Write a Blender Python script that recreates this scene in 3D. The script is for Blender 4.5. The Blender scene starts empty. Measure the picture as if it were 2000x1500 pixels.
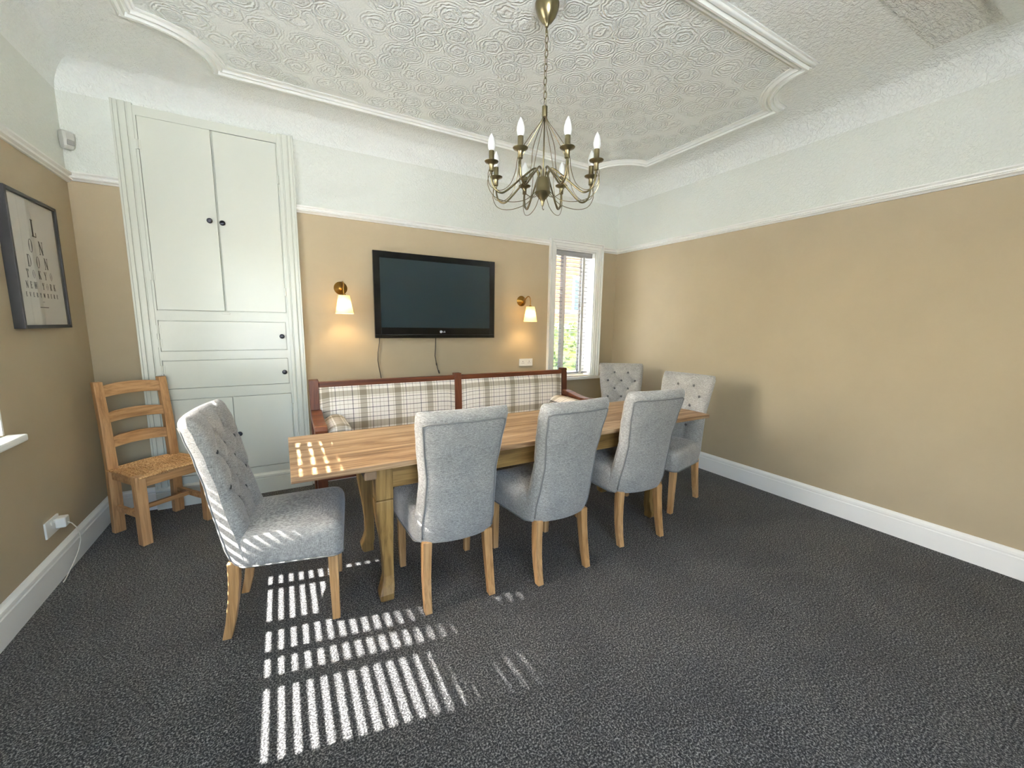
import bpy, bmesh, math, random
from mathutils import Vector, Matrix
random.seed(7)
PI = math.pi
sc = bpy.context.scene
COL = sc.collection

# ------------------------------------------------------------------ camera, sky, sun, exposure
def setup_camera():
    cd = bpy.data.cameras.new('camera'); cam = bpy.data.objects.new('camera', cd); COL.objects.link(cam)
    cd.sensor_width = 36.0; cd.lens = 36.0 * 788.54 / 2000.0; cd.clip_start = 0.02; cd.clip_end = 200
    yaw, pitch, roll = 0.51858, 0.14624, 0.01470
    cy, sy, cp, sp = math.cos(yaw), math.sin(yaw), math.cos(pitch), math.sin(pitch)
    f = Vector((sy*cp, cy*cp, -sp)); r = Vector((cy, -sy, 0)); u = r.cross(f)
    c, s = math.cos(roll), math.sin(roll)
    r2 = c*r + s*u; u2 = -s*r + c*u
    m = Matrix((r2, u2, -f)).transposed().to_4x4(); m.translation = Vector((0, 0, 1.4))
    cam.matrix_world = m; sc.camera = cam
setup_camera()
SUN_DIR = Vector((1, -0.2, -0.93)).normalized()
EXPOSURE = 1.36
SUN_STRENGTH = 84.0
SKY_STRENGTH = 1.45
w = bpy.data.worlds.new('world'); sc.world = w; w.use_nodes = True
wn = w.node_tree.nodes; wl = w.node_tree.links
bg = wn['Background']
sky = wn.new('ShaderNodeTexSky'); sky.sky_type = 'NISHITA'; sky.sun_disc = False
sky.sun_elevation = math.asin(-SUN_DIR.z); sky.sun_rotation = math.atan2(-SUN_DIR.x, -SUN_DIR.y)
sky.dust_density = 3.0; sky.air_density = 1.0; sky.ozone_density = 1.0
hs = wn.new('ShaderNodeHueSaturation'); hs.inputs['Saturation'].default_value = 1.0
wl.new(sky.outputs[0], hs.inputs['Color']); wl.new(hs.outputs[0], bg.inputs[0]); bg.inputs[1].default_value = SKY_STRENGTH
sl = bpy.data.lights.new('sun', 'SUN'); sl.energy = SUN_STRENGTH; sl.angle = math.radians(0.6); sl.color = (1, 0.985, 0.97)
so = bpy.data.objects.new('sun', sl); COL.objects.link(so); so.location = (-10, 2, 12)
so.rotation_euler = SUN_DIR.to_track_quat('-Z', 'Y').to_euler()
def portal(name, loc, rot, sx, sy):
    l = bpy.data.lights.new(name, 'AREA'); l.shape = 'RECTANGLE'; l.size = sx; l.size_y = sy
    l.cycles.is_portal = True
    o = bpy.data.objects.new(name, l); COL.objects.link(o); o.location = loc; o.rotation_euler = rot
portal('sky_portal', (-1.36, 2.118, 1.61), (0, -PI/2, 0), 1.5, 1.18)       # left window
portal('sky_portal', (-0.02, -1.78, 1.50), (PI/2, 0, 0), 1.9, 1.75)        # added front window
portal('sky_portal', (2.99, 3.98, 1.53), (-PI/2, 0, 0), 0.56, 1.45)        # small back window
vs = sc.view_settings; vs.view_transform = 'Standard'; vs.look = 'None'; vs.gamma = 1.0; vs.use_curve_mapping = False
vs.exposure = EXPOSURE
sc.cycles.max_bounces = 14; sc.cycles.diffuse_bounces = 8; sc.cycles.transparent_max_bounces = 16
sc.cycles.caustics_reflective = False; sc.cycles.sample_clamp_indirect = 6.0

# ------------------------------------------------------------------ materials
def lin(c):
    return tuple(((x/255.0)/12.92 if x/255.0 <= 0.04045 else (((x/255.0)+0.055)/1.055)**2.4) for x in c) + (1.0,)
class MT:
    def __init__(s, name, col=(200, 200, 200), rough=0.6, metal=0.0, spec=0.5):
        s.m = bpy.data.materials.new(name); s.m.use_nodes = True
        s.n = s.m.node_tree.nodes; s.l = s.m.node_tree.links; s.b = s.n['Principled BSDF']
        s.b.inputs['Base Color'].default_value = lin(col); s.b.inputs['Roughness'].default_value = rough
        s.b.inputs['Metallic'].default_value = metal; s.b.inputs['Specular IOR Level'].default_value = spec
        s.m.diffuse_color = lin(col)
        s.tc = None
    def coord(s, scale=(1, 1, 1)):
        if not s.tc: s.tc = s.n.new('ShaderNodeTexCoord')
        mp = s.n.new('ShaderNodeMapping'); mp.inputs['Scale'].default_value = scale
        s.l.new(s.tc.outputs['Object'], mp.inputs[0]); return mp.outputs[0]
    def noise(s, scale, detail=3, rough=0.5, dist=0.0, vscale=(1, 1, 1)):
        t = s.n.new('ShaderNodeTexNoise'); t.inputs['Scale'].default_value = scale; t.inputs['Detail'].default_value = detail
        t.inputs['Roughness'].default_value = rough; t.inputs['Distortion'].default_value = dist
        s.l.new(s.coord(vscale), t.inputs['Vector']); return t.outputs[0]
    def ramp(s, src, stops, interp='LINEAR'):
        r = s.n.new('ShaderNodeValToRGB'); r.color_ramp.interpolation = interp
        e = r.color_ramp.elements
        while len(e) > 1: e.remove(e[-1])
        e[0].position = stops[0][0]; e[0].color = stops[0][1] if len(stops[0][1]) == 4 else lin(stops[0][1])
        for p, c in stops[1:]:
            x = e.new(p); x.color = c if len(c) == 4 else lin(c)
        s.l.new(src, r.inputs[0]); return r.outputs[0]
    def math(s, op, a, b=None, c=None):
        t = s.n.new('ShaderNodeMath'); t.operation = op
        for i, v in enumerate((a, b, c)):
            if v is None: continue
            if hasattr(v, 'links'): s.l.new(v, t.inputs[i])
            else: t.inputs[i].default_value = v
        return t.outputs[0]
    def mix(s, fac, a, b, mode='MIX'):
        t = s.n.new('ShaderNodeMix'); t.data_type = 'RGBA'; t.blend_type = mode
        for i, v in ((0, fac), (6, a), (7, b)):
            if hasattr(v, 'links'): s.l.new(v, t.inputs[i])
            else: t.inputs[i].default_value = v
        return t.outputs[2]
    def color(s, src): s.l.new(src, s.b.inputs['Base Color']); return s
    def bump(s, h, strength=0.3, dist=0.01):
        b = s.n.new('ShaderNodeBump'); b.inputs['Strength'].default_value = strength; b.inputs['Distance'].default_value = dist
        s.l.new(h, b.inputs['Height']); s.l.new(b.outputs[0], s.b.inputs['Normal']); return s
    def rough(s, src): s.l.new(src, s.b.inputs['Roughness']); return s
W4 = (1, 1, 1, 1); K4 = (0, 0, 0, 1)

def plain(name, col, rough=0.5, metal=0.0, bs=0.0, bscale=60, var=0.0, spec=0.5):
    t = MT(name, col, rough, metal, spec)
    if bs: t.bump(t.noise(bscale, 4), bs, 0.004)
    if var:
        c = lin(col); lo = tuple(x*(1-var) for x in c[:3])+(1,); hi = tuple(min(1, x*(1+var)) for x in c[:3])+(1,)
        t.color(t.ramp(t.noise(3.0, 4), [(0.3, lo), (0.7, hi)]))
    return t.m

def mat_wood(name, dark, mid, light, axis=0, rough=0.55, scale=1.0, knots=True):
    t = MT(name, mid, rough)
    vs_ = [14*scale]*3; vs_[axis] = 1.1*scale
    n1 = t.noise(1.0, 6, 0.62, 1.2, tuple(vs_))
    vs2 = [90*scale]*3; vs2[axis] = 3.0*scale
    n2 = t.noise(1.0, 4, 0.6, 0.3, tuple(vs2))
    c = t.ramp(n1, [(0.28, dark), (0.45, mid), (0.62, light), (0.8, mid)])
    c2 = t.ramp(n2, [(0.32, (0.55, 0.5, 0.45, 1)), (0.55, W4)])
    c = t.mix(0.75, c, c2, 'MULTIPLY')
    if knots:
        vk = [5*scale]*3; vk[axis] = 2.2*scale
        v = t.n.new('ShaderNodeTexVoronoi'); v.inputs['Scale'].default_value = 1.0
        t.l.new(t.coord(tuple(vk)), v.inputs['Vector'])
        k = t.ramp(v.outputs['Distance'], [(0.0, (0.35, 0.25, 0.18, 1)), (0.07, (0.6, 0.48, 0.36, 1)), (0.14, W4)])
        c = t.mix(0.8, c, k, 'MULTIPLY')
    t.color(c); t.bump(n2, 0.25, 0.002)
    return t.m

def mat_carpet():
    t = MT('carpet_pile', (70, 69, 70), 0.95, spec=0.1)
    n = t.noise(150, 4, 0.8); m = t.noise(55, 3, 0.6); big = t.noise(2.2, 4, 0.6, 0.6)
    c = t.ramp(n, [(0.38, (14, 14, 15)), (0.5, (56, 56, 55)), (0.61, (186, 184, 178))])
    c2 = t.ramp(m, [(0.3, (0.62, 0.62, 0.63, 1)), (0.7, (1.1, 1.1, 1.1, 1))])
    c3 = t.ramp(big, [(0.35, (0.80, 0.80, 0.82, 1)), (0.65, (1.12, 1.11, 1.10, 1))])
    c = t.mix(1.0, c, c2, 'MULTIPLY'); c = t.mix(1.0, c, c3, 'MULTIPLY'); t.color(c)
    h = t.math('ADD', t.math('MULTIPLY', n, 1.0), t.math('MULTIPLY', m, 0.8))
    t.bump(h, 0.9, 0.012)
    t.b.inputs['Sheen Weight'].default_value = 0.15
    return t.m

def mat_stipple(name, col, scale=55, strength=0.5, dist=0.008, vscale=(1, 1, 1), rough=0.75):
    t = MT(name, col, rough, spec=0.3)
    n = t.noise(scale, 3, 0.6, 0.8, vscale)
    h = t.ramp(n, [(0.38, K4), (0.62, W4)])
    t.bump(h, strength, dist); return t.m

def mat_rosette():
    t = MT('anaglypta_rosettes', (236, 241, 237), 0.62, spec=0.4)
    v = t.n.new('ShaderNodeTexVoronoi'); v.inputs['Scale'].default_value = 6.5; v.inputs['Randomness'].default_value = 0.75
    t.l.new(t.coord(), v.inputs['Vector'])
    nn = t.noise(30, 2)
    d = t.math('ADD', v.outputs['Distance'], t.math('MULTIPLY', nn, 0.22))
    rings = t.math('SINE', t.math('MULTIPLY', d, 52.0))
    ring_mask = t.ramp(v.outputs['Distance'], [(0.14, K4), (0.22, W4), (0.5, W4), (0.75, K4)])
    nf = t.noise(85, 3, 0.6, 0.8)
    petals = t.ramp(nf, [(0.42, K4), (0.58, W4)])
    pm = t.ramp(v.outputs['Distance'], [(0.0, W4), (0.2, (0.8, 0.8, 0.8, 1)), (0.3, K4)])
    m2 = t.ramp(t.noise(5.5, 2), [(0.38, K4), (0.6, W4)])
    h = t.math('ADD', t.math('MULTIPLY', t.math('MULTIPLY', rings, ring_mask), 0.5), t.math('MULTIPLY', t.math('MULTIPLY', petals, pm), 1.0))
    h = t.math('ADD', t.math('MULTIPLY', h, t.math('ADD', t.math('MULTIPLY', m2, 0.3), 0.7)), t.math('MULTIPLY', t.noise(120, 2), 0.25))
    t.bump(h, 0.75, 0.010); return t.m

def mat_wall(name, col):
    t = MT(name, col, 0.62, spec=0.35)
    c = lin(col); a = tuple(x*0.95 for x in c[:3])+(1,); b = tuple(min(1, x*1.03) for x in c[:3])+(1,)
    t.color(t.ramp(t.noise(1.7, 5, 0.6), [(0.3, a), (0.7, b)]))
    t.bump(t.noise(90, 3, 0.6), 0.12, 0.002); return t.m

def mat_fabric():
    t = MT('grey_woven_fabric', (150, 153, 153), 0.95, spec=0.15)
    a = t.noise(1.0, 2, 0.6, 0, (900, 900, 60)); b = t.noise(1.0, 2, 0.6, 0, (70, 70, 900))
    h = t.math('ADD', a, b)
    big = t.noise(9, 4, 0.6)
    c = t.ramp(t.math('MULTIPLY', h, 0.5), [(0.36, (108, 106, 102)), (0.5, (160, 157, 150)), (0.64, (205, 201, 193))])
    c = t.mix(1.0, c, t.ramp(big, [(0.3, (0.86, 0.87, 0.88, 1)), (0.7, (1.06, 1.06, 1.06, 1))]), 'MULTIPLY')
    t.color(c); t.bump(h, 0.35, 0.0012)
    t.b.inputs['Sheen Weight'].default_value = 0.35; t.b.inputs['Sheen Roughness'].default_value = 0.4
    return t.m

def mat_tartan():
    t = MT('cream_tartan_fabric', (214, 206, 190), 0.9, spec=0.15)
    if not t.tc: t.tc = t.n.new('ShaderNodeTexCoord')
    sp = t.n.new('ShaderNodeSeparateXYZ'); t.l.new(t.tc.outputs['Object'], sp.inputs[0])
    P = 0.27
    base = (248, 243, 236); band = (196, 188, 173); band2 = (222, 216, 203); line = (136, 130, 128); br = (190, 177, 162)
    P = 0.276
    def stripes(v, seq):
        f = t.math('FRACT', t.math('ADD', t.math('DIVIDE', v, P), 50.0))
        st = [(0.0, band), (0.09, base)]
        for a, w_, c_ in seq: st.append((a, c_)); st.append((a+w_, base))
        st += [(0.84, band2), (0.87, base), (0.90, band)]
        return t.ramp(f, st, 'CONSTANT')
    cx = stripes(sp.outputs[0], [(0.14, 0.03, band2), (0.235, 0.018, line), (0.345, 0.014, band2), (0.45, 0.016, br), (0.56, 0.014, band2), (0.69, 0.018, line)])
    cz = stripes(t.math('ADD', t.math('ADD', sp.outputs[2], sp.outputs[1]), 0.09), [(0.20, 0.018, line), (0.33, 0.016, br), (0.49, 0.018, line), (0.64, 0.016, br), (0.76, 0.016, line)])
    c = t.mix(1.0, cx, cz, 'MULTIPLY'); c = t.mix(1.0, c, (1.0, 1.0, 1.0, 1), 'MULTIPLY')
    t.color(c); t.bump(t.noise(400, 2), 0.15, 0.001)
    return t.m

def mat_glass(name, tint=(1, 1, 1, 1), gloss=1.0):
    m = bpy.data.materials.new(name); m.use_nodes = True; n = m.node_tree.nodes; l = m.node_tree.links
    n.remove(n['Principled BSDF']); out = n['Material Output']
    tr = n.new('ShaderNodeBsdfTransparent'); tr.inputs[0].default_value = tint
    gl = n.new('ShaderNodeBsdfGlossy'); gl.inputs['Roughness'].default_value = 0.02
    fr = n.new('ShaderNodeFresnel'); fr.inputs[0].default_value = 1.45
    gm = n.new('ShaderNodeNewGeometry'); iv = n.new('ShaderNodeMath'); iv.operation = 'SUBTRACT'; iv.inputs[0].default_value = 1.0; l.new(gm.outputs['Backfacing'], iv.inputs[1])
    ml = n.new('ShaderNodeMath'); ml.operation = 'MULTIPLY'; l.new(fr.outputs[0], ml.inputs[0]); l.new(iv.outputs[0], ml.inputs[1])
    mx = n.new('ShaderNodeMixShader'); l.new(ml.outputs[0], mx.inputs[0]); l.new(tr.outputs[0], mx.inputs[1]); l.new(gl.outputs[0], mx.inputs[2])
    l.new(mx.outputs[0], out.inputs[0]); return m

def mat_shade():
    m = bpy.data.materials.new('pleated_lamp_shade'); m.use_nodes = True; n = m.node_tree.nodes; l = m.node_tree.links
    b = n['Principled BSDF']; b.inputs['Base Color'].default_value = (0.9, 0.82, 0.6, 1); b.inputs['Roughness'].default_value = 0.9
    t = n.new('ShaderNodeBsdfTranslucent'); t.inputs[0].default_value = (0.62, 0.50, 0.20, 1)
    mx = n.new('ShaderNodeMixShader'); mx.inputs[0].default_value = 0.22
    l.new(b.outputs[0], mx.inputs[1]); l.new(t.outputs[0], mx.inputs[2]); l.new(mx.outputs[0], n['Material Output'].inputs[0]); return m
def mat_emit(name, col, st):
    m = bpy.data.materials.new(name); m.use_nodes = True; b = m.node_tree.nodes['Principled BSDF']
    b.inputs['Base Color'].default_value = col; b.inputs['Emission Color'].default_value = col; b.inputs['Emission Strength'].default_value = st
    return m
def mat_rush():
    t = MT('woven_rush', (190, 150, 95), 0.8)
    w_ = t.n.new('ShaderNodeTexNoise'); w_.inputs['Scale'].default_value = 1; t.l.new(t.coord((160, 160, 60)), w_.inputs['Vector'])
    t.color(t.ramp(w_.outputs[0], [(0.3, (140, 96, 54)), (0.5, (196, 150, 98)), (0.7, (224, 186, 134))])); t.bump(w_.outputs[0], 0.4, 0.002)
    return t.m
def mat_leaf(name, a, b):
    t = MT(name, a, 0.6); t.color(t.ramp(t.noise(4, 3), [(0.35, a), (0.65, b)])); return t.m

M = dict(
    carpet=mat_carpet(), tan=mat_wall('tan_wall_paint', (171, 157, 130)), white_wall=mat_stipple('white_textured_wallpaper', (226, 229, 221), 60, 0.5, 0.005),
    stipple=mat_stipple('stippled_ceiling_paper', (238, 241, 236), 42, 0.6, 0.009), rosette=mat_rosette(),
    coarse=mat_stipple('coarse_ridged_ceiling_paper', (234, 235, 227), 30, 0.9, 0.012, (0.6, 1.6, 1)),
    plaster=plain('plaster_moulding', (240, 243, 238), 0.65), trim=plain('white_gloss_trim', (236, 236, 230), 0.3), cupboard=plain('cream_gloss_paint', (212, 215, 204), 0.22, bs=0.12, bscale=25),
    plastic=plain('white_plastic', (226, 224, 216), 0.35), sensor=plain('aged_plastic', (196, 196, 188), 0.4), lens=plain('sensor_lens', (150, 152, 148), 0.25),
    fabric=mat_fabric(), tartan=mat_tartan(), piping=plain('grey_piping', (124, 123, 119), 0.9, bs=0.2, bscale=300),
    button=plain('button_fabric_shaded', (92, 92, 90), 0.9),  # grey darkened so the shade in the tufts sits in the button colour
    oak=mat_wood('oak_leg_wood', (160, 118, 72), (188, 144, 92), (204, 162, 112), 2, 0.45, knots=False),
    pine=mat_wood('scrubbed_pine', (92, 62, 38), (160, 126, 90), (192, 162, 126), 0, 0.5),
    old_pine=mat_wood('waxed_old_pine', (92, 68, 32), (136, 106, 56), (162, 130, 76), 2, 0.5),
    old_pine_x=mat_wood('waxed_old_pine_rail', (90, 66, 30), (130, 100, 52), (156, 124, 70), 0, 0.5),
    mahog=mat_wood('dark_pew_wood', (58, 26, 14), (92, 48, 27), (120, 68, 40), 2, 0.4, knots=False),
    mahog_x=mat_wood('dark_pew_rail', (58, 26, 14), (92, 48, 27), (120, 68, 40), 0, 0.4, knots=False),
    chair_pine=mat_wood('honey_pine', (140, 98, 58), (176, 132, 86), (194, 152, 106), 2, 0.5),
    chair_pine_x=mat_wood('honey_pine_rail', (140, 98, 58), (176, 132, 86), (194, 152, 106), 0, 0.5, knots=False),
    rush=mat_rush(), black=plain('black_gloss_plastic', (10, 10, 12), 0.12), screen=plain('plasma_screen_glass', (34, 46, 50), 0.08),
    tvback=plain('matt_black_plastic', (16, 16, 18), 0.5), silver=plain('silver_badge', (190, 192, 194), 0.35),
    gunmetal=plain('pewter_knob', (66, 68, 76), 0.3, 0.8), brass=plain('antique_brass', (120, 112, 84), 0.30, 0.95), sbrass=plain('old_gold_brass', (150, 112, 52), 0.3, 0.95),
    bulb=plain('opal_bulb_glass', (238, 240, 236), 0.25), shade=mat_shade(), glow=mat_emit('lit_bulb', (1, 0.78, 0.42, 1), 3.0),
    frame=plain('charcoal_frame', (24, 25, 28), 0.45), paper=plain('print_paper', (205, 200, 190), 0.8), ink=plain('dark_brown_ink', (70, 62, 56), 0.8),
    glass=mat_glass('window_glass'), slat=plain('grey_painted_slat', (150, 150, 150), 0.5), tape=plain('grey_ladder_tape', (214, 212, 208), 0.8),
    cable_dark=plain('dark_cable', (56, 48, 38), 0.6), cable_white=plain('white_cable', (214, 208, 196), 0.5),
    bounce_ground=plain('pale_bounce_ground', (214, 215, 212), 0.9, var=0.05), hedge=mat_leaf('hedge_leaf', (40, 58, 12), (92, 104, 30)), tree=mat_leaf('tree_leaf', (52, 84, 34), (90, 120, 50)),
    bark=plain('bark', (84, 66, 50), 0.9, bs=0.5, bscale=20), brick=plain('orange_brick', (118, 62, 30), 0.9, var=0.2), brick_tile=plain('roof_tile', (120, 80, 66), 0.8),
    hidden=plain('sun_block_render', (200, 196, 186), 0.8), tongue=plain('worn_grey_wood', (126, 104, 80), 0.8, bs=0.6, bscale=40, var=0.2),
)

# ------------------------------------------------------------------ mesh helpers
class MB:
    def __init__(s): s.v = []; s.f = []; s.mi = []; s.cur = 0
    def add(s, vs, fs):
        o = len(s.v); s.v += [tuple(p) for p in vs]; s.f += [tuple(i+o for i in f) for f in fs]; s.mi += [s.cur]*len(fs); return s
    def box(s, x0, x1, y0, y1, z0, z1, T=None):
        vs = [Vector(p) for p in ((x0,y0,z0),(x1,y0,z0),(x1,y1,z0),(x0,y1,z0),(x0,y0,z1),(x1,y0,z1),(x1,y1,z1),(x0,y1,z1))]
        if T is not None: vs = [T @ p for p in vs]
        return s.add(vs, [(0,3,2,1),(4,5,6,7),(0,1,5,4),(1,2,6,5),(2,3,7,6),(3,0,4,7)])
    def loft(s, loops, closed=True, cap0=True, cap1=True, ring=False):
        n = len(loops[0]); o = []; fs = []
        for L in loops: o += list(L)
        R = len(loops)
        for i in range(R if ring else R-1):
            a = i*n; b = ((i+1) % R)*n
            for j in range(n if closed else n-1):
                k = (j+1) % n; fs.append((a+j, a+k, b+k, b+j))
        if not ring:
            if cap0 and closed: fs.append(tuple(reversed(range(n))))
            if cap1 and closed: fs.append(tuple((R-1)*n+j for j in range(n)))
        return s.add(o, fs)
    def tube(s, pts, r, n=8, closed=False, cap=True):
        pts = [Vector(p) for p in pts]; N = len(pts); loops = []; up = None
        for i, p in enumerate(pts):
            if closed: d = pts[(i+1) % N]-pts[i-1]
            else: d = pts[min(i+1, N-1)]-pts[max(i-1, 0)]
            d.normalize()
            if up is None:
                up = Vector((0, 0, 1)) if abs(d.z) < 0.9 else Vector((1, 0, 0))
            x = up.cross(d)
            if x.length < 1e-5: x = Vector((1, 0, 0)).cross(d)
            x.normalize(); y = d.cross(x); up = y
            rr = r[i] if isinstance(r, (list, tuple)) else r
            loops.append([p + x*math.cos(2*PI*k/n)*rr + y*math.sin(2*PI*k/n)*rr for k in range(n)])
        return s.loft(loops, True, cap, cap, ring=closed)
    def lathe(s, prof, n=24, c=(0, 0, 0), axis='z'):
        loops = []
        for r, h in prof:
            L = []
            for k in range(n):
                a = 2*PI*k/n; x, y = r*math.cos(a), r*math.sin(a)
                p = {'z': (x, y, h), 'y': (x, h, -y), 'x': (h, x, y)}[axis]
                L.append((p[0]+c[0], p[1]+c[1], p[2]+c[2]))
            loops.append(L)
        return s.loft(loops)
    def build(s, name, mat, parent=None, loc=(0, 0, 0), rotz=0.0, smooth=False, bevel=0.0, seg=2, autosmooth=None):
        me = bpy.data.meshes.new(name); me.from_pydata(s.v, [], s.f); me.validate()
        bm = bmesh.new(); bm.from_mesh(me); bmesh.ops.recalc_face_normals(bm, faces=bm.faces)
        if bevel:
            ed = [e for e in bm.edges if len(e.link_faces) == 2 and e.calc_face_angle(0) > 0.6]
            bmesh.ops.bevel(bm, geom=ed, offset=bevel, segments=seg, affect='EDGES', profile=0.6)
        bm.to_mesh(me); bm.free()
        for m_ in (mat if isinstance(mat, (list, tuple)) else [mat]): me.materials.append(m_)
        if isinstance(mat, (list, tuple)) and not bevel and len(me.polygons) == len(s.mi):
            for p_, i_ in zip(me.polygons, s.mi): p_.material_index = i_
        if smooth or autosmooth:
            for p_ in me.polygons: p_.use_smooth = True
            if autosmooth: me.set_sharp_from_angle(angle=autosmooth)
        o = bpy.data.objects.new(name, me); COL.objects.link(o); o.location = loc; o.rotation_euler = (0, 0, rotz)
        if parent: o.parent = parent
        return o
def Box(*a, T=None): return MB().box(*a, T=T)
def thing(name, label, cat, loc=(0, 0, 0), rotz=0.0, group=None):
    o = bpy.data.objects.new(name, None); COL.objects.link(o); o.empty_display_size = 0.1
    o.location = loc; o.rotation_euler = (0, 0, rotz); return tag(o, label, cat, group)
def tag(o, label, cat, group=None):
    o['label'] = label; o['category'] = cat
    if group: o['group'] = group
    return o
def struct(o, label, cat='structure'):
    o['kind'] = 'structure'; o['label'] = label; o['category'] = cat; return o
def copy_tree(o, parent=None):
    c = o.copy(); COL.objects.link(c)
    if parent: c.parent = parent
    for ch in KIDS.get(o.name, []):
        copy_tree(ch, c)
    return c
def kids_index():
    KIDS.clear()
    for x in bpy.data.objects:
        if x.parent: KIDS.setdefault(x.parent.name, []).append(x)
KIDS = {}
def smoothstep(t): t = max(0, min(1, t)); return t*t*(3-2*t)
def interp(tab, z):
    if z <= tab[0][0]: return tab[0][1]
    for (a, p), (b, q) in zip(tab, tab[1:]):
        if z <= b:
            t = (z-a)/(b-a); return p+(q-p)*(t*t*(3-2*t)*0.5+t*0.5)
    return tab[-1][1]

# ------------------------------------------------------------------ room shell
XL, XR, YB, YF, ZR, ZC = -1.1285, 3.601, 3.789, -1.55, 2.258, 3.0
CV = 0.2                                              # cove radius
TH = 0.28
struct(Box(XL-TH, XR+TH, YF-TH, YB+TH, -0.1, 0).build('floor', M['carpet']), 'dark grey speckled carpet covering the whole floor', 'floor')

def wall(name, label, axis, at, side, lo, hi, holes):
    """axis 'x': wall lies in plane x=at, runs along y; side=+1/-1 = outward direction. Two materials: tan below the rail, white above."""
    mb = MB()
    cuts_u = sorted({lo, hi} | {h[0] for h in holes} | {h[1] for h in holes})
    cuts_z = sorted({-0.1, ZR+0.012, ZC+0.1} | {h[2] for h in holes} | {h[3] for h in holes})
    for u0, u1 in zip(cuts_u, cuts_u[1:]):
        for z0, z1 in zip(cuts_z, cuts_z[1:]):
            um, zm = (u0+u1)/2, (z0+z1)/2
            if any(h[0] < um < h[1] and h[2] < zm < h[3] for h in holes): continue
            mb.cur = 1 if zm > ZR+0.012 else 0
            a, b = sorted((at, at+side*TH))
            if axis == 'x': mb.box(a, b, u0, u1, z0, z1)
            else: mb.box(u0, u1, a, b, z0, z1)
    return struct(mb.build(name, [M['tan'], M['white_wall']]), label, 'wall')
WL = (1.53, 2.705, 0.865, 2.36)     # left window opening (y0,y1,z0,z1)
WB = (2.695, 3.27, 0.80, 2.245)   # back window opening (x0,x1,z0,z1)
WF = (-0.95, 0.90, 0.65, 2.36)     # opening of the unseen front window, added for light from behind the viewpoint
wall('wall_back', 'back wall, tan below the picture rail and white above', 'y', YB, 1, XL-TH, XR+TH, [WB])
wall('wall_left', 'left wall, tan below the picture rail and white above', 'x', XL, -1, YF-TH, YB, [WL])
wall('wall_right', 'long plain right wall, tan below the picture rail and white above', 'x', XR, 1, YF-TH, YB, [])
wall('wall_front', 'front wall behind the viewpoint with an added wide window', 'y', YF, -1, XL, XR, [WF])

# ceiling: flat slab + quarter-round cove all the way round
mb = MB(); mb.box(XL-TH, XR+TH, YF-TH, YB+TH, ZC+0.002, ZC+0.12)
loops = []
N = 9
for i in range(N+1):
    a = PI/2*i/N; ins = CV*(1-math.cos(a)); z = ZC-CV+CV*math.sin(a)
    loops.append([(XL+ins, YF+ins, z), (XR-ins, YF+ins, z), (XR-ins, YB-ins, z), (XL+ins, YB-ins, z)])
mb.loft(loops, True, False, True)
ceiling = struct(mb.build('ceiling', M['stipple'], autosmooth=math.radians(35)), 'white stippled ceiling with coved edges', 'ceiling')

# moulded ceiling frame with scooped corners
def panel_outline(x0, x1, y0, y1, r, n=10):
    pts = []
    for (cx, cy, a0) in ((x1, y0, PI), (x1, y1, -PI/2), (x0, y1, 0), (x0, y0, PI/2)):
        # counter-clockwise path with concave (scooped) corners
        for k in range(n+1):
            a = a0 - PI/2*k/n
            pts.append((cx+r*math.cos(a), cy+r*math.sin(a), k in (0, n)))
    return pts
OUT = panel_outline(-0.61, 3.25, 1.50, 3.43, 0.36)
def sweep_closed(path, prof, z):
    n = len(path); loops = []
    for i, (x, y, _) in enumerate(path):
        p = Vector((x, y)); a = Vector(path[i-1][:2]); b = Vector(path[(i+1) % n][:2])
        d0 = (p-a).normalized(); d1 = (b-p).normalized()
        n0 = Vector((d0.y, -d0.x)); n1 = Vector((d1.y, -d1.x)); m = (n0+n1)
        if m.length < 1e-4: m = n0
        m.normalize(); k = 1/max(0.45, m.dot(n0))
        loops.append([(x+m.x*u*k, y+m.y*u*k, z-h) for u, h in prof])
    return loops
prof = [(-0.055, -0.004), (-0.055, 0.008), (-0.046, 0.014), (-0.038, 0.008), (-0.032, 0.010), (-0.024, 0.026), (-0.014, 0.026), (-0.008, 0.012), (-0.002, 0.014),
        (0.004, 0.034), (0.016, 0.036), (0.021, 0.018), (0.027, 0.016), (0.032, 0.026), (0.040, 0.022), (0.045, 0.008), (0.055, 0.006), (0.055, -0.004)]
mb = MB(); mb.loft(sweep_closed(OUT, prof, ZC), closed=False, ring=True)
o = struct(mb.build('trim_1', M['plaster'], autosmooth=math.radians(50)), 'reeded plaster moulding framing the ceiling panel with scooped corners', 'moulding')
# papered field inside the frame: thin slab, part of the ceiling
bm = bmesh.new(); vs = [bm.verts.new((x, y, ZC-0.004)) for x, y, _ in OUT]
f = bm.faces.new(vs); bmesh.ops.triangulate(bm, faces=[f]); me = bpy.data.meshes.new('panel'); bm.normal_update(); bm.to_mesh(me); bm.free()
me.materials.append(M['rosette']); o = bpy.data.objects.new('panel', me); COL.objects.link(o); o.parent = ceiling; o['label'] = 'ceiling panel papered with swirling rosettes'
sm = o.modifiers.new('thick', 'SOLIDIFY'); sm.thickness = 0.003; sm.offset = 1
o = Box(0.9, 3.34, -0.9, 1.055, ZC-0.006, ZC+0.001).build('panel', M['coarse'], ceiling); o['label'] = 'coarser ridged ceiling paper patch'
Box(2.2, 3.343, 0.1, 0.765, ZC-0.05, ZC+0.001).build('boxing', M['white_wall'], ceiling, bevel=0.008)

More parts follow.
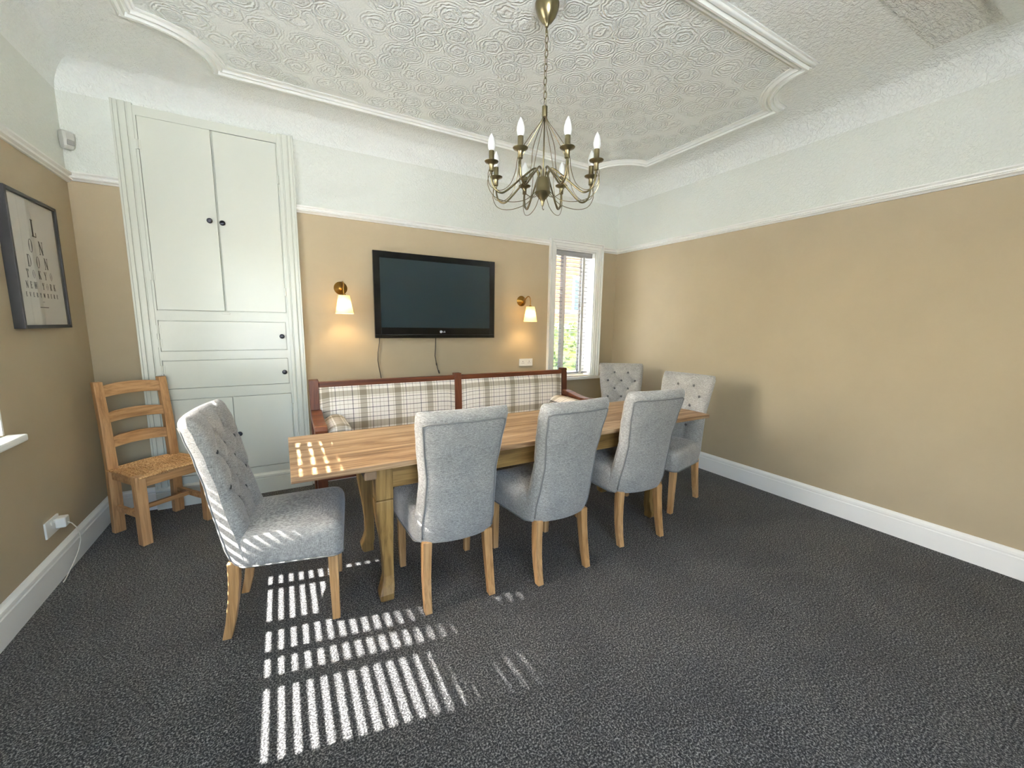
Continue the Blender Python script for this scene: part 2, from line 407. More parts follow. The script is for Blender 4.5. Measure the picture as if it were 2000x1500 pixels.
# picture rails (moulded), baseboards
def run_profile(name, label, prof, p0, p1, inward, mat, cat):
    """prof: (out from wall, height); swept p0->p1"""
    mb = MB(); a = Vector(p0); b = Vector(p1); iv = Vector(inward)
    mb.loft([[(q.x+iv.x*o_, q.y+iv.y*o_, h) for o_, h in prof] for q in (a, b)])
    return struct(mb.build(name, mat), label, cat)
rail = [(-0.002, ZR+0.0), (0.012, ZR+0.0), (0.016, ZR+0.008), (0.030, ZR+0.014), (0.030, ZR+0.022), (0.018, ZR+0.028), (0.020, ZR+0.036), (0.034, ZR+0.044), (0.036, ZR+0.052), (0.012, ZR+0.056), (-0.002, ZR+0.056)]
run_profile('trim_2', 'white picture rail along the left wall', rail, (XL, YF), (XL, YB), (1, 0), M['trim'], 'picture rail')
run_profile('trim_3', 'white picture rail on the back wall left of the cupboard', [(a, b+0.012) for a, b in rail], (XL, YB), (-0.87, YB), (0, -1), M['trim'], 'picture rail')
run_profile('trim_4', 'white picture rail between cupboard and small window', rail, (0.166, YB), (2.60, YB), (0, -1), M['trim'], 'picture rail')
run_profile('trim_5', 'short white picture rail right of the small window', rail, (3.36, YB), (XR, YB), (0, -1), M['trim'], 'picture rail')
run_profile('trim_6', 'white picture rail along the right wall', rail, (XR, YF), (XR, YB), (-1, 0), M['trim'], 'picture rail')
BBH = 0.166
base = [(-0.002, 0), (0.024, 0), (0.024, BBH-0.045), (0.019, BBH-0.040), (0.019, BBH-0.034), (0.024, BBH-0.030), (0.022, BBH-0.016), (0.012, BBH-0.006), (0.008, BBH), (-0.002, BBH)]
run_profile('baseboard_left', 'white moulded skirting board along the left wall', base, (XL, YF), (XL, YB), (1, 0), M['trim'], 'baseboard')
run_profile('baseboard_right', 'white moulded skirting board along the right wall', base, (XR, YF), (XR, YB), (-1, 0), M['trim'], 'baseboard')
run_profile('baseboard_back', 'white moulded skirting board along the back wall right of the cupboard', base, (0.165, YB), (XR, YB), (0, -1), M['trim'], 'baseboard')
run_profile('baseboard_back', 'short white skirting board left of the cupboard', base, (XL, YB), (-0.872, YB), (0, -1), M['trim'], 'baseboard')
run_profile('baseboard_front', 'white skirting board under the front window', base, (XL, YF), (XR, YF), (0, 1), M['trim'], 'baseboard')

# ------------------------------------------------------------------ windows
def arch_strip(mb, u0, u1, v0, v1, w, steps, to3, bottom=False):
    """stepped casing around an opening: u horizontal, v vertical; to3(u,v,d)"""
    for i, (a, b, d) in enumerate(steps):           # ring from offset a to b, depth d
        for (p, q, r_, s_) in ((u0-b, u0-a, v0, v1+b), (u1+a, u1+b, v0, v1+b), (u0-a, u1+a, v1+a, v1+b)):
            c = [to3(x, z, y) for x, y_, z in () ] if False else None
            P = [(p, r_), (q, r_), (q, s_), (p, s_)]
            vs = [to3(x, z, 0) for x, z in P]+[to3(x, z, d) for x, z in P]
            mb.add(vs, [(0,3,2,1),(4,5,6,7),(0,1,5,4),(1,2,6,5),(2,3,7,6),(3,0,4,7)])
steps = [(0.0, 0.02, 0.016), (0.02, 0.055, 0.022), (0.055, 0.066, 0.030), (0.066, 0.080, 0.024), (0.080, 0.092, 0.040)]

def make_window(name, label, to3, u0, u1, v0, v1, mulls, rails_, sill_over, sill_out, sillz, casing=True):
    """to3(u,v,d): d>0 into the room, d<0 into the reveal"""
    w = thing(name, label, 'window', to3((u0+u1)/2, v0, 0)); w['kind'] = 'structure'
    off = Vector(w.location)
    def T(u, v, d): return Vector(to3(u, v, d)) - off
    def bx(mb, a, b, c, d, e, f_):
        P = [(a, c), (b, c), (b, d), (a, d)]
        mb.add([T(x, z, e) for x, z in P]+[T(x, z, f_) for x, z in P], [(0,3,2,1),(4,5,6,7),(0,1,5,4),(1,2,6,5),(2,3,7,6),(3,0,4,7)])
    if casing:
        mb = MB(); arch_strip(mb, u0, u1, v0, v1, 0.09, steps, T); mb.build('casing', M['trim'], w, bevel=0.003)
    mb = MB(); bx(mb, u0-sill_over, u1+sill_over, v0-0.035, v0-0.002, 0.002, sill_out); bx(mb, u0, u1, v0-0.035, v0-0.002, -0.2, 0.002)
    mb.build('sill', M['trim'], w, bevel=0.008)
    mb = MB(); fw = 0.045 if casing else 0.03
    for a, b, c, d in ((u0, u0+fw, v0, v1), (u1-fw, u1, v0, v1), (u0+fw, u1-fw, v0, v0+fw), (u0+fw, u1-fw, v1-fw, v1)): bx(mb, a, b, c, d, -0.2, -0.14)
    mb.build('window_frame', M['trim'], w, bevel=0.003)
    for m_ in mulls: mb = MB(); bx(mb, m_-0.03, m_+0.03, v0+fw, v1-fw, -0.195, -0.145); mb.build('mullion', M['trim'], w, bevel=0.003)
    for r_ in rails_: mb = MB(); bx(mb, u0+fw, u1-fw, r_-0.02, r_+0.02, -0.19, -0.15); mb.build('meeting_rail', M['trim'], w, bevel=0.003)
    us = [u0+fw]+list(mulls)+[u1-fw]
    for a, b in zip(us, us[1:]):
        mb = MB(); bx(mb, a, b, v0+fw, v1-fw, -0.172, -0.168); mb.build('pane', M['glass'], w)
    mb = MB()
    for a, b, c, d in ((u0-0.001, u0+0.012, v0, v1), (u1-0.012, u1+0.001, v0, v1), (u0, u1, v1-0.012, v1+0.001)): bx(mb, a, b, c, d, -0.14, 0.0)
    mb.build('reveal_lining', M['trim'], w)
    return w
make_window('window_1', 'small tall white-framed window in the back wall by the corner', lambda u, v, d: (u, YB-d, v), WB[0], WB[1], WB[2], WB[3], [], [1.56], 0.10, 0.06, WB[2])
make_window('window_2', 'window in the left wall whose white sill tip pokes in at the left edge', lambda u, v, d: (XL+d, u, v), WL[0], WL[1], WL[2], WL[3], [1.905], [], 0.012, 0.07, WL[2], casing=False)
make_window('window_3', 'wide unseen front window behind the viewpoint, added for daylight', lambda u, v, d: (u, YF+d, v), WF[0], WF[1], WF[2], WF[3], [-0.02], [], 0.07, 0.07, WF[2])

def blind(name, label, to3, u0, u1, z0, z1, pitch, width, tilt, tapes, d0, group=None, head=0.05):
    t = thing(name, label, 'blind', to3((u0+u1)/2, z1, d0))
    off = Vector(t.location)
    def T(u, v, d): return Vector(to3(u, v, d)) - off
    def slab(mb, a, b, pts):   # pts: cross section (d, v)
        mb.loft([[T(a, v, d) for d, v in pts], [T(b, v, d) for d, v in pts]])
    mb = MB(); slab(mb, u0, u1, [(d0-0.028, z1-head), (d0+0.028, z1-head), (d0+0.034, z1), (d0-0.028, z1)]); mb.build('headrail', M['slat'], t, bevel=0.003)
    mb = MB(); slab(mb, u0+0.004, u1-0.004, [(d0-0.025, z0), (d0+0.025, z0), (d0+0.025, z0+0.016), (d0-0.025, z0+0.016)]); mb.build('bottom_rail', M['slat'], t, bevel=0.003)
    c, s_ = math.cos(tilt)*width/2, math.sin(tilt)*width/2
    # slat section: slightly crowned; outer edge (d negative) raised by the tilt
    mesh = None; z = z0+0.016+pitch*0.7; k = 0
    while z < z1-head-0.01:
        if mesh is None:
            mb = MB(); sec = []
            for q in (-1, -0.5, 0, 0.5, 1): sec.append((q*c, -q*s_+0.002*(1-q*q)+0.0016))
            for q in (1, 0.5, 0, -0.5, -1): sec.append((q*c, -q*s_+0.002*(1-q*q)-0.0016))
            base_ = Vector(to3(0, 0, 0))
            mb.loft([[Vector(to3(a-(u0+u1)/2, v, d))-base_ for d, v in sec] for a in (u0+0.004, u1-0.004)])
            ob = mb.build('slat', M['slat'], t); mesh = ob.data
        else:
            ob = bpy.data.objects.new('slat', mesh); COL.objects.link(ob); ob.parent = t
        ob.location = T((u0+u1)/2, z, d0); z += pitch; k += 1
    for u in tapes:
        mb = MB()
        for dd in (d0-c-0.003, d0+c+0.001): slab(mb, u-0.019, u+0.019, [(dd, z0+0.002), (dd+0.0015, z0+0.002), (dd+0.0015, z1-head), (dd, z1-head)])
        mb.build('ladder_tape', M['tape'], t)
    return t
blind('venetian_blind', 'grey slatted blind with two ladder tapes in the small back window', lambda u, v, d: (u, YB-d, v), WB[0]+0.03, WB[1]-0.03, WB[2]+0.03, WB[3]-0.015, 0.044, 0.05, math.radians(-5), [WB[0]+0.15, WB[1]-0.15], -0.055)
blind('venetian_blind', 'slatted blind in the left wall window, casting striped sunlight on the carpet', lambda u, v, d: (XL+d, u, v), 1.903, WL[1]-0.014, WL[2]+0.004, WL[3]-0.015, 0.0456, 0.05, math.radians(11), [2.545, 2.235, 2.035], -0.06)
blind('venetian_blind', 'narrow slatted blind in the near half of the left wall window', lambda u, v, d: (XL+d, u, v), WL[0]+0.014, 1.897, WL[2]+0.004, WL[3]-0.015, 0.0456, 0.05, math.radians(11), [], -0.06)

# ------------------------------------------------------------------ fitted cupboard
def knob(mb_parent, x, y, z):
    mb = MB(); mb.lathe([(0.006, 0), (0.006, -0.012), (0.012, -0.015), (0.0175, -0.020), (0.0185, -0.026), (0.014, -0.032), (0.006, -0.034)], 16, (x, y, z), 'y')
    return mb.build('knob', M['gunmetal'], mb_parent, smooth=True)
def hinge(par, x, y, z, h=0.06):
    mb = MB(); mb.tube([(x, y-0.004, z-h/2), (x, y-0.004, z+h/2)], 0.0055, 8); mb.box(x-0.014, x+0.014, y-0.003, y+0.001, z-h/2, z+h/2)
    return mb.build('hinge', M['cupboard'], par, autosmooth=0.6)
cup = thing('fitted_cupboard', 'tall cream built-in cupboard with double doors and two flap drawers', 'cupboard', (-0.355, YB, 0))
cx, cyf = -0.355, -0.028          # local face plane
def LX(x): return x-cx
# carcass frame: stiles and rails so that door gaps are real
holes_c = [(-0.752, 0.052, 1.463, 2.735), (-0.755, 0.040, 1.171, 1.394), (-0.755, 0.040, 0.894, 1.106), (-0.750, 0.049, 0.222, 0.817)]
mb = MB(); cu = sorted({-0.79, 0.085, *[h[0] for h in holes_c], *[h[1] for h in holes_c]}); cz = sorted({0.0, 2.795, *[h[2] for h in holes_c], *[h[3] for h in holes_c]})
for a, b in zip(cu, cu[1:]):
    for c_, d_ in zip(cz, cz[1:]):
        if any(h[0] < (a+b)/2 < h[1] and h[2] < (c_+d_)/2 < h[3] for h in holes_c): mb.box(LX(a), LX(b), -0.008, -0.001, c_, d_)
        else: mb.box(LX(a), LX(b), cyf, -0.001, c_, d_)
mb.build('frame', M['cupboard'], cup)
# moulded side casings and skirting
for side, x0, x1 in ((-1, -0.871, -0.765), (1, 0.060, 0.165)):
    mb = MB(); W_ = x1-x0
    st = [(0.0, 0.012, 0.044), (0.012, 0.034, 0.040), (0.034, 0.040, 0.032), (0.040, 0.072, 0.038), (0.072, 0.080, 0.030), (0.080, W_, 0.034)]
    for a, b, d in st:
        xa, xb = (x0+a, x0+b) if side < 0 else (x1-b, x1-a)
        mb.box(LX(xa), LX(xb), -d, 0, 0, 2.806)
    mb.build('casing', M['cupboard'], cup, bevel=0.003)
mb = MB(); mb.loft([[(x_, -a-0.024, h) for a, h in base] for x_ in (LX(-0.871), LX(0.160))]); mb.build('skirting', M['cupboard'], cup)
def door(x0, x1, z0, z1, kx, kz, hx, hzs, th=0.022, proud=0.004, rot=0.0, name='door'):
    y1 = cyf-proud
    d = Box(LX(x0)+0.001, LX(x1)-0.001, y1, y1+th, z0+0.0015, z1-0.0015).build(name, M['cupboard'], cup, bevel=0.002)
    knob(d, LX(kx), y1, kz)
    for hz in hzs: hinge(d, LX(hx), y1, hz)
    return d
door(-0.748, -0.354, 1.467, 2.731, -0.397, 2.107, -0.752, (2.55, 1.70), proud=0.012)
door(-0.345, 0.048, 1.468, 2.731, -0.323, 2.102, 0.052, (2.47, 1.63), proud=0.002)
door(-0.752, 0.037, 1.174, 1.391, 0.007, 1.279, -0.755, (1.33, 1.23), name='drawer')
door(-0.752, 0.037, 0.897, 1.103, 0.009, 0.992, -0.755, (1.04, 0.96), name='drawer')
door(-0.746, -0.3565, 0.226, 0.813, -0.395, 0.518, -0.750, (0.70, 0.35))
door(-0.3535, 0.045, 0.226, 0.813, -0.327, 0.518, 0.049, (0.70, 0.35))
Box(LX(-0.375), LX(-0.325), cyf-0.012, cyf, 1.444, 1.456).build('latch', M['cupboard'], cup, bevel=0.002)

# ------------------------------------------------------------------ upholstered dining chairs
BACK_Y = [(0.335, 0.020), (0.42, 0.000), (0.53, -0.012), (0.695, -0.036), (0.83, -0.060), (0.93, -0.085), (1.0, -0.100)]
FRONT_Y = [(0.335, 0.118), (0.48, 0.122), (0.56, 0.108), (0.68, 0.082), (0.82, 0.052), (0.93, 0.02), (1.0, -0.012)]
WID = [(0.335, 0.405), (0.36, 0.42), (0.42, 0.425), (0.55, 0.405), (0.68, 0.395), (0.85, 0.43), (0.95, 0.45), (1.0, 0.455)]
ROWS = [(0.925, (-0.068, 0.068)), (0.845, (-0.136, 0, 0.136)), (0.765, (-0.068, 0.068)), (0.685, (-0.136, 0, 0.136)), (0.605, (-0.068, 0.068))]
BTN = [(x, z) for z, xs in ROWS for x in xs]
SEG = []
for i, (z, xs) in enumerate(ROWS):
    if i+1 < len(ROWS):
        for a in xs:
            for b in ROWS[i+1][1]:
                if abs(a-b) < 0.1: SEG.append((a, z, b, ROWS[i+1][0]))
for x in (-0.068, 0.068): SEG.append((x, 0.925, x, 1.02)); SEG.append((x, 0.605, x, 0.50))
for z in (0.845, 0.685): SEG.append((-0.136, z, -0.22, z)); SEG.append((0.136, z, 0.22, z))
def tuft(x, z):
    d = 0.0
    m = min(((x-a)**2+(z-b)**2) for a, b in BTN); d += 0.016*math.exp(-m/(0.017**2))
    best = 9
    for ax, az, bx_, bz in SEG:
        vx, vz = bx_-ax, bz-az; t = max(0, min(1, ((x-ax)*vx+(z-az)*vz)/(vx*vx+vz*vz)))
        q = (x-ax-t*vx)**2+(z-az-t*vz)**2
        if q < best: best = q
    d += 0.015*math.exp(-math.sqrt(best)/0.013)
    return d
def plan(z):  return 0.020+0.03*smoothstep((0.6-z)/0.25)      # how far the corners wrap forward
NU = 30
def back_loop(z, zt=None, shrink=0.0, sh2=0.0):
    w = interp(WID, z)/2 - sh2; yb = interp(BACK_Y, z); yf = interp(FRONT_Y, z); mid = (yb+yf)/2; th = (yf-yb)/2
    zz = z if zt is None else zt; pl = plan(z); pts = []
    def prof(q):  # thickness factor across width, rounded ends
        return (1-abs(q)**6)**0.5
    for i in range(NU+1):
        q = -math.cos(PI*i/NU); q = 0.35*q+0.65*(-1+2*i/NU); x = q*w
        t = th*prof(q)*(1-shrink)
        y = mid + t + pl*q*q
        if zt is None or shrink < 0.5: y -= tuft(x, zz)*(1-shrink)*min(1, (1-abs(q)**8))
        pts.append((x, y, zz))
    for i in range(NU, -1, -1):
        q = -math.cos(PI*i/NU); q = 0.35*q+0.65*(-1+2*i/NU); x = q*w
        t = th*prof(q)*(1-shrink); pts.append((x, mid-t+pl*q*q*1.0, zz))
    return pts
def back_surface_y(x, z, out=0.0):
    w = interp(WID, z)/2; q = x/w; yb = interp(BACK_Y, z); yf = interp(FRONT_Y, z); mid = (yb+yf)/2; th = (yf-yb)/2
    return mid-th*(1-min(0.999, abs(q))**6)**0.5+plan(z)*q*q-out
CH = {}
def chair_meshes():
    loops = []
    for k, sh in ((0, 0.5), (1, 0.2)): loops.append(back_loop(0.335+0.004*k, shrink=sh, sh2=0.012*(1-k)))
    NZ = 54
    for i in range(NZ+1): loops.append(back_loop(0.345+(0.975-0.345)*i/NZ))
    for i in range(1, 8):
        a = PI/2*i/7; loops.append(back_loop(0.975+0.0249*min(1, i/7), zt=0.975+0.042*math.sin(a), shrink=1-math.cos(a)*0.999 if i < 7 else 0.97, sh2=0.016*(1-math.cos(a))))
    mb = MB(); mb.loft(loops, True, True, False)
    n = len(loops[0]); o = (len(loops)-1)*n; h = NU+1
    for i in range(NU): mb.f.append((o+i, o+i+1, o+n-2-i, o+n-1-i)); mb.mi.append(0)
    CH['backrest'] = mb
    # seat
    def rr(hw0, hw1, y0, y1, r, z, crown=0.0):
        pts = []
        for (cx_, cy_, a0) in ((1, 1, 0), (-1, 1, PI/2), (-1, -1, PI), (1, -1, 1.5*PI)):
            hw = hw1 if cy_ > 0 else hw0; px, py = cx_*(hw-r), (y1-r if cy_ > 0 else y0+r)
            for k in range(7):
                a = a0+PI/2*k/6; pts.append((px+r*math.cos(a), py+r*math.sin(a), z))
        return pts
    def ring(ins, z, r=0.045): return rr(0.212-ins, 0.240-ins, 0.085+ins, 0.512-ins, max(0.01, r-ins*0.5), z)
    L = [ring(0.010, 0.338), ring(0.001, 0.341), ring(0.0, 0.36), ring(-0.004, 0.42), ring(-0.002, 0.455), ring(0.006, 0.478), ring(0.018, 0.492), ring(0.036, 0.500), ring(0.07, 0.508), ring(0.11, 0.514), ring(0.16, 0.518, 0.06), ring(0.20, 0.519, 0.09)]
    mb = MB(); mb.loft(L); CH['seat'] = mb
    mb = MB(); mb.tube(ring(-0.001, 0.342), 0.0035, 6, closed=True); CH['seat_piping'] = mb
    # piping on the outside back
    ins = 0.026; path = []
    for i in range(26):
        z = 0.365+(0.955-0.365)*i/25; x = -(interp(WID, z)/2-ins-0.004*smoothstep((0.5-z)/0.2)); path.append((x, back_surface_y(x, z, 0.001), z))
    top = []
    xt = path[-1][0]
    for i in range(1, 14):
        x = xt+(-2*xt)*i/14; z = 0.965; top.append((x, back_surface_y(x, z, 0.001), z))
    left = path; right = [(-x, y, z) for x, y, z in reversed(path)]
    mb = MB(); mb.tube(left+top+right, 0.0045, 6); CH['piping'] = mb
    mb = MB(); mb.lathe([(0.001, -0.004), (0.009, -0.003), (0.011, 0.0), (0.008, 0.004), (0.001, 0.0055)], 10, (0, 0, 0), 'y'); CH['button'] = mb
    def leg(path, w0, w1):
        mb = MB(); L = []
        for i, (x, y, z) in enumerate(path):
            t = i/(len(path)-1); a = (w0+(w1-w0)*t)/2; L.append([(x-a, y-a, z), (x+a, y-a, z), (x+a, y+a, z), (x-a, y+a, z)])
        mb.loft(L); return mb
    CH['rear'] = lambda s_: leg([(s_*0.158, 0.066, 0.352), (s_*0.162, 0.063, 0.26), (s_*0.166, 0.054, 0.17), (s_*0.168, 0.039, 0.08), (s_*0.168, 0.020, 0.0)], 0.046, 0.036)
    CH['front'] = lambda s_: leg([(s_*0.200, 0.466, 0.35), (s_*0.197, 0.467, 0.0)], 0.044, 0.034)
chair_meshes()
GRP = 'grey buttoned dining chairs around the table'
def make_chair(label):
    t = thing('dining_chair', label, 'chair', group=GRP)
    CH['backrest'].build('backrest', M['fabric'], t, autosmooth=math.radians(70))
    s_ = CH['seat'].build('seat', M['fabric'], t, smooth=True); CH['seat_piping'].build('piping', M['piping'], s_, smooth=True)
    b = [c for c in bpy.data.objects if c.parent == t and c.name.startswith('backrest')][0]
    CH['piping'].build('piping', M['piping'], b, smooth=True)
    mesh = None
    for x, z in BTN:
        w_ = interp(WID, z)/2; yy = interp(FRONT_Y, z)+plan(z)*(x/w_)**2-0.0215
        if mesh is None: o = CH['button'].build('button', M['button'], b, smooth=True); mesh = o.data
        else: o = bpy.data.objects.new('button', mesh); COL.objects.link(o); o.parent = b
        o.location = (x, yy+0.002, z)
    for s2 in (-1, 1):
        CH['rear'](s2).build('leg', M['oak'], t, bevel=0.004); CH['front'](s2).build('leg', M['oak'], t, bevel=0.004)
    return t
chairs = [
    ('grey upholstered dining chair at the left end of the table, sun stripes across its side', (-0.2815, 2.1935), -8.2),
    ('grey dining chair seen from behind, nearest the left of three along the table front', (0.7125, 1.722), -92.8+180),
    ('grey dining chair seen from behind, the middle of three along the table front', (1.315, 1.66), 92.0),
    ('grey dining chair seen from behind, right-hand of three along the table front', (1.985, 1.715), 85.0),
    ('grey buttoned dining chair facing the right end of the table', (2.918, 2.180), 189.0),
    ('grey buttoned dining chair in the far corner under the small window, seen front-on', (3.04, 3.05), 236.0),
]
first = make_chair(chairs[0][0]); kids_index()
allc = [first]+[copy_tree(first) for _ in chairs[1:]]
for c, (lb, (x, y), a) in zip(allc, chairs):
    c.location = (x, y, 0); c.rotation_euler = (0, 0, math.radians(a-90)); c['label'] = lb

# ------------------------------------------------------------------ dining table
tab = thing('dining_table', 'long rustic pine dining table with scrubbed plank top and cabriole legs', 'table', (1.39, 2.21, 0))
TX, TY = 1.39, 2.21
ys = [1.857, 2.035, 2.205, 2.385, 2.552]
for i in range(4):
    a, b = ys[i]-TY+0.0006, ys[i+1]-TY-0.0006
    mb = MB(); L = []
    n = 24
    for k in range(n+1):
        x = -TX+0.0+(2.785)*k/n; j = (random.random()-0.5)*0.003
        ea = a+(j if i == 0 else 0); eb = b+(j if i == 3 else 0)
        L.append([(x, ea, 0.722), (x, eb, 0.722), (x, eb, 0.75-0.0003*(i % 2)), (x, ea, 0.75-0.0003*(i % 2))])
    mb.loft(L); mb.build('plank', M['pine'], tab, bevel=0.0025, seg=2)
OUTER = [(0.0, -0.022), (0.015, -0.034), (0.045, -0.037), (0.08, -0.024), (0.13, -0.012), (0.22, -0.013), (0.32, -0.022), (0.42, -0.036), (0.50, -0.044), (0.548, -0.0435)]
for lx, ly in ((0.39, 1.948), (2.32, 1.948), (0.39, 2.475), (2.32, 2.475)):
    sx = -1 if lx < 1 else 1; sy = -1 if ly < 2.2 else 1; mb = MB(); L = []
    for z, o_ in OUTER:
        inn = 0.040 if z > 0.05 else 0.034
        xs = sorted((lx-TX+sx*(-o_), lx-TX-sx*inn)); yy = sorted((ly-TY+sy*(-o_), ly-TY-sy*inn))
        L.append([(xs[0], yy[0], z), (xs[1], yy[0], z), (xs[1], yy[1], z), (xs[0], yy[1], z)])
    mb.loft(L)
    mb.box(lx-TX-0.042, lx-TX+0.042, ly-TY-0.042, ly-TY+0.042, 0.55, 0.7215)
    mb.build('leg', M['old_pine'], tab, bevel=0.006, seg=2)
Box(0.433-TX, 2.277-TX, 1.925-TY, 1.950-TY, 0.600, 0.7215).build('apron', M['old_pine_x'], tab, bevel=0.003)
Box(0.433-TX, 2.277-TX, 2.475-TY, 2.500-TY, 0.600, 0.7215).build('apron', M['old_pine_x'], tab, bevel=0.003)
for x in (0.375, 2.31): Box(x-TX, x-TX+0.025, 1.992-TY, 2.432-TY, 0.600, 0.7215).build('apron', M['old_pine_x'], tab, bevel=0.003)
o = Box(0.292-TX, 0.347-TX, 1.851-TY, 2.53-TY, 0.682, 0.7215).build('bearer', M['tongue'], tab, bevel=0.008); o['label'] = 'worn grey bearer end poking out under the top'

# ------------------------------------------------------------------ settle bench
bn = thing('settle_bench', 'dark wooden pew bench with cream tartan upholstered back, along the back wall', 'bench', (1.376, 3.2, 0))
BX, BY = 1.376, 3.2
posts = [(0.162, 0.227), (1.335, 1.400), (2.525, 2.590)]
def lean(z): return 0.05*max(0, (z-0.45))        # slight backward lean
for a, b in posts:
    mb = MB(); L = []
    for z in (0.0, 0.45, 0.96):
        y0 = 3.355+lean(z)-BY; L.append([(a-BX, y0, z), (b-BX, y0, z), (b-BX, y0+0.06, z), (a-BX, y0+0.06, z)])
    mb.loft(L); mb.build('post', M['mahog'], bn, bevel=0.004)
for (a, b), (c, d) in zip(posts, posts[1:]):
    yl = 3.355+lean(0.92)-BY
    Box(b-BX, c-BX, yl+0.004, yl+0.05, 0.90, 0.942).build('top_rail', M['mahog_x'], bn, bevel=0.006)
    mb = MB(); L = []; NV = 16
    for i in range(NV+1):
        z = 0.50+(0.90-0.50)*i/NV; e = 1-abs(2*i/NV-1)**4; y0 = 3.352+lean(z)-BY; row = []
        for k in range(17):
            x = b-BX+(c-b)*k/16; ex = 1-abs(2*k/16-1)**10; row.append((x, y0-0.022*e*ex+0.012, z))
        L.append(row+[(c-BX, y0+0.045, z), (b-BX, y0+0.045, z)])
    mb.loft(L); o = mb.build('back_panel', M['tartan'], bn, autosmooth=math.radians(50)); o['label'] = 'cream and grey tartan back panel'
o = Box(0.230-BX, 2.522-BX, 2.93-BY, 3.35-BY, 0.43, 0.52).build('seat_cushion', M['tartan'], bn, bevel=0.025, seg=3, smooth=True)
Box(0.162-BX, 2.590-BX, 2.94-BY, 2.975-BY, 0.31, 0.429).build('seat_rail', M['mahog_x'], bn, bevel=0.004)
Box(0.230-BX, 2.522-BX, 2.975-BY, 3.352-BY, 0.40, 0.429).build('seat_board', M['mahog_x'], bn)
for a, b in posts:
    Box(a-BX, b-BX, 2.976-BY, 3.03-BY, 0, 0.40).build('leg', M['mahog'], bn, bevel=0.004)
for a, b in (posts[0], posts[2]):
    mb = MB(); sec = []
    # arm in side profile (y,z) extruded in x: slopes down to a scrolled front end
    pr = [(3.36, 0.735), (3.28, 0.728), (3.18, 0.712), (3.08, 0.70), (3.0, 0.700), (2.955, 0.708), (2.925, 0.700), (2.912, 0.675), (2.918, 0.648), (2.94, 0.635), (2.975, 0.640), (3.0, 0.655), (3.08, 0.660), (3.2, 0.672), (3.36, 0.690)]
    a2, b2 = a-0.004-BX, b+0.010-BX
    mb.loft([[(a2, y-BY, z) for y, z in pr], [(b2, y-BY, z) for y, z in pr]]); mb.build('arm', M['mahog_x'], bn, bevel=0.005)
    mb = MB(); L = []
    for z, w_ in ((0.40, 0.026), (0.5, 0.022), (0.6, 0.024), (0.66, 0.03)):
        xm = (a+b)/2-BX; L.append([(xm-w_, 3.0-w_-BY, z), (xm+w_, 3.0-w_-BY, z), (xm+w_, 3.0+w_-BY, z), (xm-w_, 3.0+w_-BY, z)])
    mb.loft(L); mb.build('arm_support', M['mahog'], bn, bevel=0.004)
for x, lb in ((0.325, 'round tartan bolster at the left end of the bench'), (2.43, 'round tartan bolster at the right end of the bench')):
    mb = MB(); R_ = 0.088
    mb.lathe([(R_-0.03, 0.0), (R_-0.008, 0.004), (R_, 0.02), (R_, 0.20), (R_, 0.38), (R_-0.008, 0.398), (R_-0.03, 0.402)], 32, (0, -0.2, 0), 'y')
    o = mb.build('bolster', M['tartan'], loc=(x, 3.14, 0.6085), autosmooth=math.radians(60)); tag(o, lb, 'cushion', 'bolsters on the bench')

# ------------------------------------------------------------------ ladder-back chair
oc = thing('ladder_back_chair', 'old honey pine ladder-back chair with woven rush seat in the left corner', 'chair', (-0.668, 3.300, 0))
oc.rotation_euler = (0, 0, math.radians(37.0))
# local frame: front towards -y, x to the sitter's left; origin at the front edge centre
HW = 0.185
for s_ in (-1, 1):
    mb = MB(); a = 0.027; x = s_*HW
    mb.loft([[(x-a, -a, z), (x+a, -a, z), (x+a, a, z), (x-a, a, z)] for z in (0, 0.445)]); mb.build('leg', M['chair_pine'], oc, bevel=0.004)
    mb = MB(); L = []; x = s_*0.172
    for z, y, w_ in ((0, 0.345, 0.030), (0.3, 0.335, 0.030), (0.44, 0.335, 0.028), (0.7, 0.350, 0.026), (1.0, 0.385, 0.023)):
        L.append([(x-w_, y-0.02, z), (x+w_, y-0.02, z), (x+w_, y+0.022, z), (x-w_, y+0.022, z)])
    mb.loft(L); o = mb.build('back_post', M['chair_pine'], oc, bevel=0.004)
    Box(x-0.012, x+0.012, 0.03, 0.315, 0.155, 0.19).build('stretcher', M['chair_pine_x'], oc, bevel=0.003)
    Box(x-0.014, x+0.014, 0.028, 0.313, 0.37, 0.425).build('seat_rail', M['chair_pine_x'], oc, bevel=0.003)
Box(-HW+0.027, HW-0.027, -0.014, 0.014, 0.37, 0.425).build('seat_rail', M['chair_pine_x'], oc, bevel=0.003)
Box(-HW+0.03, HW-0.03, 0.322, 0.348, 0.37, 0.425).build('seat_rail', M['chair_pine_x'], oc, bevel=0.003)
Box(-HW+0.013, HW-0.013, 0.165, 0.19, 0.158, 0.187).build('stretcher', M['chair_pine_x'], oc, bevel=0.003)
for z0, h_ in ((0.90, 0.085), (0.735, 0.075), (0.57, 0.08)):
    mb = MB(); L = []
    for k in range(13):
        q = -1+2*k/12; x = q*0.155; y = 0.338+0.10*max(0, z0-0.6)+0.018*(1-q*q); top = z0+h_-0.012+0.016*(1-q*q); bot = z0+0.010*(1-q*q)
        L.append([(x, y-0.009, bot), (x, y+0.009, bot), (x, y+0.009+0.006, top), (x, y-0.009+0.006, top)])
    mb.loft(L); mb.build('back_slat', M['chair_pine_x'], oc, bevel=0.003)
